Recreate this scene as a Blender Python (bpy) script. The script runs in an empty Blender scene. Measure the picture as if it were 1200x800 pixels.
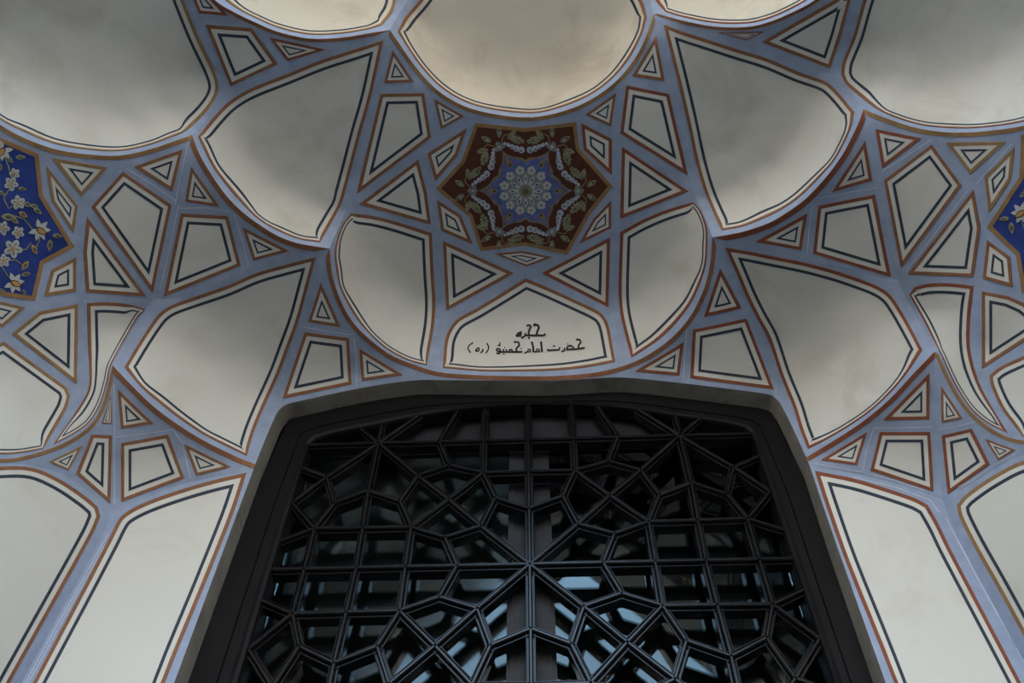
import bpy, bmesh, math, random
import numpy as np
from mathutils import Vector, Matrix
from mathutils.geometry import delaunay_2d_cdt

# ------------------------------------------------------------------ camera, sky, exposure
SC = bpy.context.scene
COL = SC.collection
W, H, FPX = 1200.0, 800.0, 950.0            # image frame in pixels, in which the outlines were traced
PITCH, YAW, ROLL = math.radians(53.2), math.radians(3.0), math.radians(0.7)
EYE = Vector((0.0, 0.0, 1.6))
cam_d = bpy.data.cameras.new('camera'); cam = bpy.data.objects.new('camera', cam_d); COL.objects.link(cam)
cam_d.sensor_width = 36.0; cam_d.lens = 36.0 * FPX / W; cam_d.clip_start = 0.02
cam.matrix_world = (Matrix.Translation(EYE) @ Matrix.Rotation(YAW, 4, 'Z') @ Matrix.Rotation(math.pi / 2 + PITCH, 4, 'X')
                    @ Matrix.Rotation(ROLL, 4, 'Z'))
SC.camera = cam

world = bpy.data.worlds.new('world'); SC.world = world; world.use_nodes = True
wn = world.node_tree.nodes; wl = world.node_tree.links
bg = wn['Background']
bg.inputs['Color'].default_value = (0.46, 0.71, 1.0, 1); bg.inputs['Strength'].default_value = 5.6

sun_d = bpy.data.lights.new('sun', 'SUN'); sun = bpy.data.objects.new('sun', sun_d); COL.objects.link(sun)
sun_d.energy = 48.0; sun_d.angle = math.radians(0.6); sun_d.color = (1.0, 0.935, 0.83)
sun.rotation_euler = (math.radians(-54), 0, math.radians(-12))   # stands behind the building: lights only the court outside

SC.view_settings.view_transform = 'Standard'; SC.view_settings.look = 'None'
SC.view_settings.gamma = 1.0; SC.view_settings.use_curve_mapping = False
SC.view_settings.exposure = -0.08

# ------------------------------------------------------------------ materials
MATS = {}
def material(name, col, rough=0.8, var=0.06, scale=6.0, detail=5.0, spec=0.25, bump=0.0, bscale=60.0, stain=None, metallic=0.0):
    if name in MATS: return MATS[name]
    m = bpy.data.materials.new(name); m.use_nodes = True
    n = m.node_tree.nodes; l = m.node_tree.links; b = n['Principled BSDF']
    b.inputs['Roughness'].default_value = rough; b.inputs['Specular IOR Level'].default_value = spec
    b.inputs['Metallic'].default_value = metallic
    tc = n.new('ShaderNodeTexCoord')
    nz = n.new('ShaderNodeTexNoise'); nz.inputs['Scale'].default_value = scale; nz.inputs['Detail'].default_value = detail
    l.new(tc.outputs['Object'], nz.inputs['Vector'])
    cr = n.new('ShaderNodeValToRGB'); e = cr.color_ramp.elements
    e[0].position = 0.28; e[1].position = 0.72
    e[0].color = tuple(c * (1 - var) for c in col) + (1,); e[1].color = tuple(min(1, c * (1 + var)) for c in col) + (1,)
    l.new(nz.outputs['Fac'], cr.inputs['Fac']); out = cr.outputs['Color']
    if stain:
        sc_, colr, lo, hi = stain
        n2 = n.new('ShaderNodeTexNoise'); n2.inputs['Scale'].default_value = sc_; n2.inputs['Detail'].default_value = 7
        n2.inputs['Roughness'].default_value = 0.62; n2.inputs['Distortion'].default_value = 0.5
        l.new(tc.outputs['Object'], n2.inputs['Vector'])
        r2 = n.new('ShaderNodeValToRGB'); r2.color_ramp.elements[0].position = lo; r2.color_ramp.elements[1].position = hi
        r2.color_ramp.elements[0].color = (0, 0, 0, 1); r2.color_ramp.elements[1].color = (1, 1, 1, 1)
        l.new(n2.outputs['Fac'], r2.inputs['Fac'])
        mx = n.new('ShaderNodeMix'); mx.data_type = 'RGBA'
        l.new(r2.outputs['Color'], mx.inputs['Factor']); l.new(out, mx.inputs['A']); mx.inputs['B'].default_value = tuple(colr) + (1,)
        out = mx.outputs['Result']
    l.new(out, b.inputs['Base Color'])
    if bump:
        n3 = n.new('ShaderNodeTexNoise'); n3.inputs['Scale'].default_value = bscale; n3.inputs['Detail'].default_value = 4
        l.new(tc.outputs['Object'], n3.inputs['Vector'])
        bp = n.new('ShaderNodeBump'); bp.inputs['Strength'].default_value = bump; bp.inputs['Distance'].default_value = 0.004
        l.new(n3.outputs['Fac'], bp.inputs['Height']); l.new(bp.outputs['Normal'], b.inputs['Normal'])
    MATS[name] = m
    return m

CREAM = material('cream_plaster', (0.61, 0.592, 0.545), 0.85, 0.035, 2.2, stain=(3.2, (0.53, 0.485, 0.41), 0.54, 0.80), bump=0.08, bscale=14)
SOOTY = material('weathered_plaster', (0.59, 0.57, 0.52), 0.85, 0.05, 2.4, stain=(4.5, (0.45, 0.41, 0.345), 0.50, 0.82), bump=0.10, bscale=14)
WARM = material('warm_cream_plaster', (0.60, 0.545, 0.455), 0.85, 0.05, 2.4, stain=(4.5, (0.44, 0.375, 0.29), 0.50, 0.80), bump=0.10, bscale=14)
BLUE = material('blue_grey_paint', (0.285, 0.338, 0.46), 0.7, 0.10, 22.0, stain=(70.0, (0.40, 0.44, 0.55), 0.62, 0.80), bump=0.05, bscale=40)
RUST = material('rust_paint', (0.215, 0.068, 0.034), 0.75, 0.15, 40.0)
BROWN = material('brown_paint', (0.235, 0.105, 0.052), 0.75, 0.15, 40.0)
OCHRE = material('ochre_paint', (0.27, 0.155, 0.068), 0.75, 0.15, 40.0)
NAVY = material('navy_line_paint', (0.035, 0.045, 0.065), 0.75, 0.2, 40.0)
SEAM = material('pale_seam_paint', (0.55, 0.57, 0.64), 0.8, 0.1, 40.0)
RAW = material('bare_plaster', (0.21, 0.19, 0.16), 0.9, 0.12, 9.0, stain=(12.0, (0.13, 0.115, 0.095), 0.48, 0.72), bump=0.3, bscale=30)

# ------------------------------------------------------------------ image pixels <-> space
RM = cam.matrix_world.to_3x3()
CR = np.array(RM.col[0]); CU = np.array(RM.col[1]); CF = -np.array(RM.col[2])
def ray(p):
    p = np.asarray(p, float)
    return (p[..., 0:1] - 600.0) * CR + (400.0 - p[..., 1:2]) * CU + FPX * CF
E0 = np.array(EYE)
WALL_Y = 2.0                                   # face of the wall that holds the lattice door
def on_wall(p, Y=WALL_Y):
    r = ray(p); return E0 + r * (Y / r[..., 1:2])

def resample(pts, step=6.0, closed=False):
    pts = [tuple(map(float, q)) for q in pts]
    if closed: pts = pts + [pts[0]]
    out = []
    for a, b in zip(pts[:-1], pts[1:]):
        n = max(1, int(math.ceil(math.dist(a, b) / step)))
        out += [(a[0] + (b[0] - a[0]) * k / n, a[1] + (b[1] - a[1]) * k / n) for k in range(n)]
    if not closed: out.append(pts[-1])
    return out

def smooth(pts, closed=False, n=3, corner=32):
    """Catmull-Rom through the traced points, keeping real corners sharp."""
    P = np.array(pts, float); N = len(P)
    if N < 4: return [tuple(q) for q in P]
    sharp = []
    for i in range(N):
        if not closed and i in (0, N - 1): sharp.append(True); continue
        a = P[i] - P[i - 1]; b = P[(i + 1) % N] - P[i]
        ang = abs(math.degrees(math.atan2(a[0] * b[1] - a[1] * b[0], a @ b)))
        sharp.append(ang > corner)
    out = []
    for i in range(N if closed else N - 1):
        j = (i + 1) % N
        p1, p2 = P[i], P[j]
        m1 = (p2 - p1) if sharp[i] else (p2 - P[i - 1]) / 2
        m2 = (p2 - p1) if sharp[j] else (P[(j + 1) % N] - p1) / 2
        L = np.linalg.norm(p2 - p1)
        for v in (m1, m2):
            q = np.linalg.norm(v)
            if q > 1e-6 and not (sharp[i] and sharp[j]): v *= min(1.0, L / q)
        for k in range(n):
            t = k / n
            out.append(tuple((2*t**3 - 3*t*t + 1) * p1 + (t**3 - 2*t*t + t) * m1 + (-2*t**3 + 3*t*t) * p2 + (t**3 - t*t) * m2))
    if not closed: out.append(tuple(P[-1]))
    return out

def inside(poly, P):
    poly = np.asarray(poly, float); x, y = P[:, 0], P[:, 1]; c = np.zeros(len(P), bool)
    x1, y1 = poly[:, 0], poly[:, 1]; x2, y2 = np.roll(x1, -1), np.roll(y1, -1)
    for a, b, cc, d in zip(x1, y1, x2, y2):
        if b == d: continue
        t = ((b > y) != (d > y)) & (x < (cc - a) * (y - b) / (d - b) + a); c ^= t
    return c

def area(p):
    p = np.asarray(p); x, y = p[:, 0], p[:, 1]
    return 0.5 * np.sum(x * np.roll(y, -1) - np.roll(x, -1) * y)

def inset(poly, w):
    """Move a closed outline inwards; w is one width for each vertex."""
    P = np.array(poly, float); s = 1.0 if area(P) > 0 else -1.0
    a = P - np.roll(P, 1, 0); b = np.roll(P, -1, 0) - P
    a /= np.linalg.norm(a, axis=1, keepdims=True) + 1e-9; b /= np.linalg.norm(b, axis=1, keepdims=True) + 1e-9
    na = np.stack([-a[:, 1], a[:, 0]], 1) * s; nb = np.stack([-b[:, 1], b[:, 0]], 1) * s
    m = na + nb; m /= np.linalg.norm(m, axis=1, keepdims=True) + 1e-9
    k = 1.0 / np.clip(np.sum(m * na, 1), 0.26, 1.0)
    return P + m * (k * w)[:, None]

def dist_poly(P, line):
    line = np.asarray(line, float); best = np.full(len(P), 1e9)
    for a, b in zip(line[:-1], line[1:]):
        d = b - a; t = np.clip(((P - a) @ d) / (d @ d + 1e-9), 0, 1)
        best = np.minimum(best, np.linalg.norm(P - (a + t[:, None] * d), axis=1))
    return best

# ------------------------------------------------------------------ edges of the vault cells, in image pixels
LINES = {
 'rimC': [(386,291),(390,325),(404,362),(422,387),(455,414),(485,427),(515,436),(560,439.5),(600,440.5),(650,440.5),(700,436),(738,426),(767,411),(792,391),(811,367),(825,338),(832,310),(835,278)],
 'rimT': [(457,35),(472,57),(490,82),(512,105),(537,121),(562,130),(600,136.5),(632,136.5),(670,127),(700,112),(725,92),(745,67),(759,38),(766,17)],
 # left half
 'OJ': [(132,601),(160,587),(200,571),(245,560),(297,550)],
 'OA': [(132,601),(133,540),(132.5,470),(132,428)],
 'AR': [(132,428),(155,452),(180,476),(208,497),(237,515),(275,534),(299,544)],
 'AS': [(132,428),(127,450),(120,474),(109,494),(92,509),(70,521),(45,530),(20,536),(0,537.5),(-50,534),(-100,517),(-160,482)],
 'OS': [(132,601),(100,572),(70,555),(40,546),(0,543),(-60,548),(-160,590)],
 'AB': [(132,428),(150,394),(165,369),(179,350)],
 'BD': [(179,350),(200,350),(230,340),(265,327),(300,312),(340,300),(386,291)],
 'BC': [(179,350),(195,300),(207,245),(217,195),(225,158)],
 'CD': [(225,158),(233,179),(248,205),(266,230),(284,248),(301,261),(325,276),(350,285),(386,291)],
 'DM': [(386,291),(376,318),(355,377),(336,430),(323,486)],
 'DG': [(386,291),(394,272),(402,255),(409,238)],
 'GH': [(409,238),(414,215),(430,150),(441,105),(452,60),(457,35)],
 'CI': [(225,158),(240,142),(252,125),(262,110)],
 'IH': [(262,110),(285,101),(300,95),(330,80),(375,63),(420,49),(457,35)],
 'IU': [(262,110),(258,88),(248,60),(236,28),(224,0),(200,-50),(175,-110),(150,-160)],
 'UH': [(180,-160),(197,-100),(222,-40),(252,0),(275,14.5),(300,26.5),(325,37),(362,45),(400,44),(432,39),(457,35)],
 'HU': [(457,35),(468,15),(478,0),(495,-25),(520,-60),(545,-160)],
 'PC': [(225,158),(205,165),(175,175),(140,182),(100,180.5),(62,174),(25,160),(0,146),(-50,112),(-100,68),(-160,0)],
 'OK': [(132,601),(113.5,640),(25,800),(-86,1000)],
 # right half
 'OJr': [(1105,586),(1085,578),(1050,567),(1010,557),(949,546)],
 'OAr': [(1105,586),(1100,540),(1096,470),(1095,412)],
 'ARr': [(1095,412),(1070,438),(1042,468),(1012,493),(982,513),(945,536)],
 'ASr': [(1095,412),(1100,416),(1112,442),(1125,465),(1140,484),(1162,502),(1182,512),(1200,516),(1250,520),(1300,512),(1360,490)],
 'OSr': [(1105,586),(1125,575),(1160,553),(1200,533),(1260,528),(1360,545)],
 'ABr': [(1095,412),(1082,388),(1070,364),(1060,345),(1053,328)],
 'BDr': [(1053,328),(1030,325),(1000,316),(975,309),(940,299),(900,291),(870,285),(835,278)],
 'BCr': [(1053,328),(1044,290),(1036,250),(1028,210),(1023,180),(1012,128)],
 'CDr': [(1012,128),(1006,144),(998,161),(988,180),(970,205),(945,232),(922,249),(900,261.5),(872,271),(850,275.5),(835,278)],
 'DMr': [(835,278),(850,312),(875,361),(893,400),(908,440),(921,485)],
 'DGr': [(835,278),(829,262),(822,245),(813,226)],
 'GHr': [(813,226),(809,195),(801,150),(791,105),(779,60),(766,17)],
 'CIr': [(1012,128),(1000,112),(988,98),(977,87)],
 'IHr': [(977,87),(950,80),(925,70),(900,60),(862,49),(825,37),(795,26),(766,17)],
 'IUr': [(977,87),(981,72),(992,42),(1004,0),(1025,-60),(1060,-160)],
 'UHr': [(1040,-160),(1005,-55),(985,-25),(955,0),(925,16),(900,26),(875,31.5),(837,31),(800,24),(772,16.5),(766,17)],
 'HUr': [(766,17),(763,5),(760,-5),(745,-25),(720,-60),(700,-160)],
 'PCr': [(1012,128),(1040,139),(1075,150),(1112,155),(1150,154),(1200,147),(1250,130),(1300,100),(1360,50)],
 'OKr': [(1105,586),(1127,640),(1183,744),(1213,800),(1321,1000)],
 # edge of the door opening
 'dL': [(297,550),(250,676),(204,800),(130,1000)],
 'dM': [(297,550),(299,544)],
 'dN': [(299,544),(311,514),(323,486)],
 'dT': [(323,486),(328,479),(336,473.5),(350,470),(400,459),(440,451.5),(485,445.5),(512,445),(560,445.5),(600,446),(650,446),(700,443),(722,442),(750,443.5),(810,450),(850,455),(890,460),(905,463),(914,472),(921,485)],
 'dNr': [(945,536),(928,499),(921,485)],
 'dMr': [(949,546),(945,536)],
 'dR': [(949,546),(981,640),(1038,800),(1109,1000)],
}
for k in LINES:
    LINES[k] = resample(smooth(LINES[k], n=4) if len(LINES[k]) > 3 else LINES[k], 6.0)
def chain(*names):
    out = []
    for nm in names:
        if isinstance(nm, tuple): pts = [nm]
        elif nm[0] == '-': pts = LINES[nm[1:]][::-1]
        else: pts = LINES[nm]
        for q in pts:
            if not out or math.dist(out[-1], q) > 0.01: out.append(q)
    if math.dist(out[0], out[-1]) < 0.01: out.pop()
    return out

CELLS = {
 'WL': chain('OJ', 'dL', (-86,1000), '-OK'),
 'SL': chain('OS', (-160,1000), '-OK'),
 'T1R': chain('OA', 'AR', '-dM', '-OJ'),
 'T1L': chain('OA', 'AS', '-OS'),
 'K1': chain('AB', 'BD', 'DM', '-dN', '-AR'),
 'S0': chain('DM', 'dT', '-DMr', '-rimC'),
 'S2': chain('BC', 'CD', '-BD'),
 'K2': chain('CI', 'IH', '-GH', '-DG', '-CD'),
 'SU': chain('IU', 'UH', '-IH'),
 'NL': chain('AB', 'BC', 'PC', '-AS'),
 'PL': chain('CI', 'IU', (-160,-160), '-PC'),
 'PU': chain('UH', 'HU'),
 'N0': chain('rimC', 'DGr', 'GHr', '-rimT', '-GH', '-DG'),
 'PT': chain('rimT', 'HUr', '-HU'),
 'WR': chain('OJr', 'dR', (1321,1000), '-OKr'),
 'SR': chain('OSr', (1360,1000), '-OKr'),
 'T1Rr': chain('OAr', 'ARr', '-dMr', '-OJr'),
 'T1Lr': chain('OAr', 'ASr', '-OSr'),
 'K1r': chain('ABr', 'BDr', 'DMr', '-dNr', '-ARr'),
 'S2r': chain('BCr', 'CDr', '-BDr'),
 'K2r': chain('CIr', 'IHr', '-GHr', '-DGr', '-CDr'),
 'SUr': chain('IUr', 'UHr', '-IHr'),
 'NR': chain('ABr', 'BCr', 'PCr', '-ASr'),
 'PR': chain('CIr', 'IUr', (1360,-160), '-PCr'),
 'PUr': chain('UHr', 'HUr'),
}
# slope of each cell: (x, y, compass, lean): compass 0 faces the court, 90 faces right, lean 0 upright, 90 soffit
SLOPE = {
 'T1R': [(132,598,30,8),(142,570,16,38),(150,530,14,56),(136,450,35,72),(180,480,22,68),(200,515,8,62),(230,553,2,30),(250,525,6,55),(292,546,0,14),(200,555,4,40)],
 'T1L': [(132,598,60,8),(125,565,72,36),(110,525,74,58),(128,455,55,72),(100,512,75,60),(80,545,85,25),(0,540,90,30)],
 'K1': [(139,425,14,0),(153,396,14,0),(168,371,18,3),(147,430,52,4),(165,452,48,2),(210,490,42,2),(260,520,36,2),(290,533,28,4),(170,405,52,18),(190,372,52,38),(205,420,47,24),(240,450,42,24),(290,490,34,16),(305,482,28,22),(250,345,46,62),(245,400,44,48),(320,400,36,62),(300,440,36,42),(330,330,38,78),(372,300,38,84),(335,425,30,55),(290,350,42,72)],
 'S0': [(330,470,0,20),(410,455,0,22),(480,442,0,20),(385,425,4,62),(362,380,12,68),(345,430,4,52),(380,335,25,78),(392,350,28,76),(420,405,8,62),(450,425,2,48)],
 'S2': [(180,345,48,15),(195,335,48,28),(205,300,50,48),(235,280,50,60),(225,220,56,74),(227,175,60,82),(262,240,55,80),(300,275,48,80),(350,290,42,84),(300,300,45,66),(260,315,46,52)],
 'K2': [(386,283,16,0),(394,265,16,0),(402,249,20,4),(228,162,72,4),(245,190,66,2),(268,222,58,2),(300,252,50,2),(340,275,44,2),(378,285,40,3),(255,135,66,26),(262,170,62,26),(285,205,55,28),(330,240,48,30),(370,262,42,28),(300,110,60,62),(300,160,54,58),(330,200,48,62),(375,225,42,58),(400,240,38,50),(405,185,38,74),(350,140,48,78),(440,55,42,86),(390,80,48,83),(420,140,40,82)],
 'SU': [(262,105,58,30),(280,80,56,60),(300,50,54,72),(250,35,60,66),(235,5,62,70),(340,58,50,74),(400,48,46,80),(452,37,44,84),(200,-80,62,60)],
 'NL': [(128,448,36,2),(112,488,44,2),(80,515,60,2),(40,528,78,2),(0,535,90,2),(-60,530,102,2),(132,425,38,8),(140,405,42,28),(125,400,50,34),(165,366,46,55),(115,440,48,18),(115,370,62,60),(70,490,70,10),(40,460,82,34),(5,420,90,56),(20,500,86,10),(65,400,78,64),(15,370,90,76),(20,270,90,83),(60,200,86,84),(120,185,76,84),(200,175,62,84),(222,162,58,84),(150,260,68,76),(120,310,68,70),(178,345,50,55),(195,250,58,68),(-60,300,100,80),(-120,480,112,15)],
 'PL': [(232,152,18,0),(245,135,18,0),(256,117,18,4),(-100,66,106,3),(0,142,92,2),(60,170,82,2),(140,178,62,2),(200,164,42,2),(222,156,34,3),(245,132,28,10),(0,95,92,22),(60,135,82,20),(140,150,64,20),(200,140,44,18),(235,125,32,20),(254,95,22,30),(0,62,96,50),(60,102,84,54),(140,127,70,56),(205,118,52,46),(235,70,50,66),(20,25,150,54),(60,60,130,60),(130,85,110,66),(190,75,95,70),(150,35,150,60),(215,30,110,70),(60,0,168,54),(100,-40,172,54),(0,-40,172,52),(160,-100,175,56),(-120,-100,175,52)],
 'PU': [(262,5,70,3),(300,23,62,3),(362,42,48,3),(430,36,32,3),(455,30,24,4),(330,8,52,24),(400,12,40,24),(450,10,26,20),(350,-30,48,56),(440,-40,30,45),(350,-120,48,70)],
 'N0': [(389,310,74,2),(400,350,62,2),(425,388,46,2),(470,420,24,2),(515,434,8,2),(616,438,0,2),(390,292,72,8),(400,265,70,28),(408,245,68,50),(398,310,66,16),(415,345,54,18),(440,380,40,16),(480,408,22,12),(520,420,6,6),(616,420,0,5),(425,275,60,50),(430,320,52,42),(460,360,36,36),(490,385,18,26),(530,385,4,22),(616,385,0,22),(470,300,34,64),(490,340,16,58),(616,350,0,46),(560,362,2,44),(540,320,4,66),(616,325,0,64),(480,265,30,72),(616,290,0,80),(550,280,4,78),(460,215,36,78),(616,225,0,85),(560,220,4,84),(480,150,24,82),(452,90,30,83),(460,45,34,84),(616,145,0,86),(530,130,10,85)],
 'PT': [(462,40,66,4),(475,60,58,2),(515,106,36,2),(562,128,16,2),(616,136,0,2),(478,32,58,30),(498,62,44,28),(540,98,24,28),(616,108,0,26),(505,20,46,74),(545,62,26,70),(616,84,0,64),(616,45,180,80),(560,15,170,78),(616,0,180,72),(616,-60,180,64),(616,-140,180,62)],
}
def mirror_pt(x, y):
    k = 0.03 if y > 430 else 0.03 + (430 - y) / 395.0 * 0.075
    return 1228.0 - x, y - (616 - x) * k
for a, b in [('T1R','T1Rr'),('T1L','T1Lr'),('K1','K1r'),('S2','S2r'),('K2','K2r'),('SU','SUr'),('NL','NR'),('PL','PR'),('PU','PUr')]:
    SLOPE[b] = [mirror_pt(x, y) + (-az, ln) for x, y, az, ln in SLOPE[a]]
for a in ('S0', 'N0', 'PT'):
    SLOPE[a] = SLOPE[a] + [mirror_pt(x, y) + (-az, ln) for x, y, az, ln in SLOPE[a] if abs(x - 616) > 8]
SLOPE['SL'] = [(0, 700, 90, 0)]; SLOPE['SR'] = [(1200, 700, -90, 0)]
SLOPE['WL'] = SLOPE['WR'] = [(600, 600, 0, 0)]

def slope_normals(cell, P):
    C = np.array(SLOPE[cell], float)
    ln = C[:, 3]
    if cell[0] in 'KPN': ln = np.interp(ln, [0, 18, 34, 50, 64, 80, 90], [0, 3, 16, 60, 79, 86, 90])   # upright band, then a quick turn into the soffit
    az = C[:, 2] * {'K': 0.62, 'N': 0.85}.get(cell[0] if cell not in ('NL', 'NR') else '', 1.0)
    az, ln = np.radians(az), np.radians(ln)
    N = np.stack([np.sin(az) * np.cos(ln), -np.cos(az) * np.cos(ln), -np.sin(ln)], 1)
    d2 = ((P[:, None, :] - C[None, :, :2]) ** 2).sum(2)
    w = 1.0 / (d2 + 60.0) ** 1.6
    n = (w[:, :, None] * N[None]).sum(1)
    return n / np.linalg.norm(n, axis=1, keepdims=True)

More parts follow.
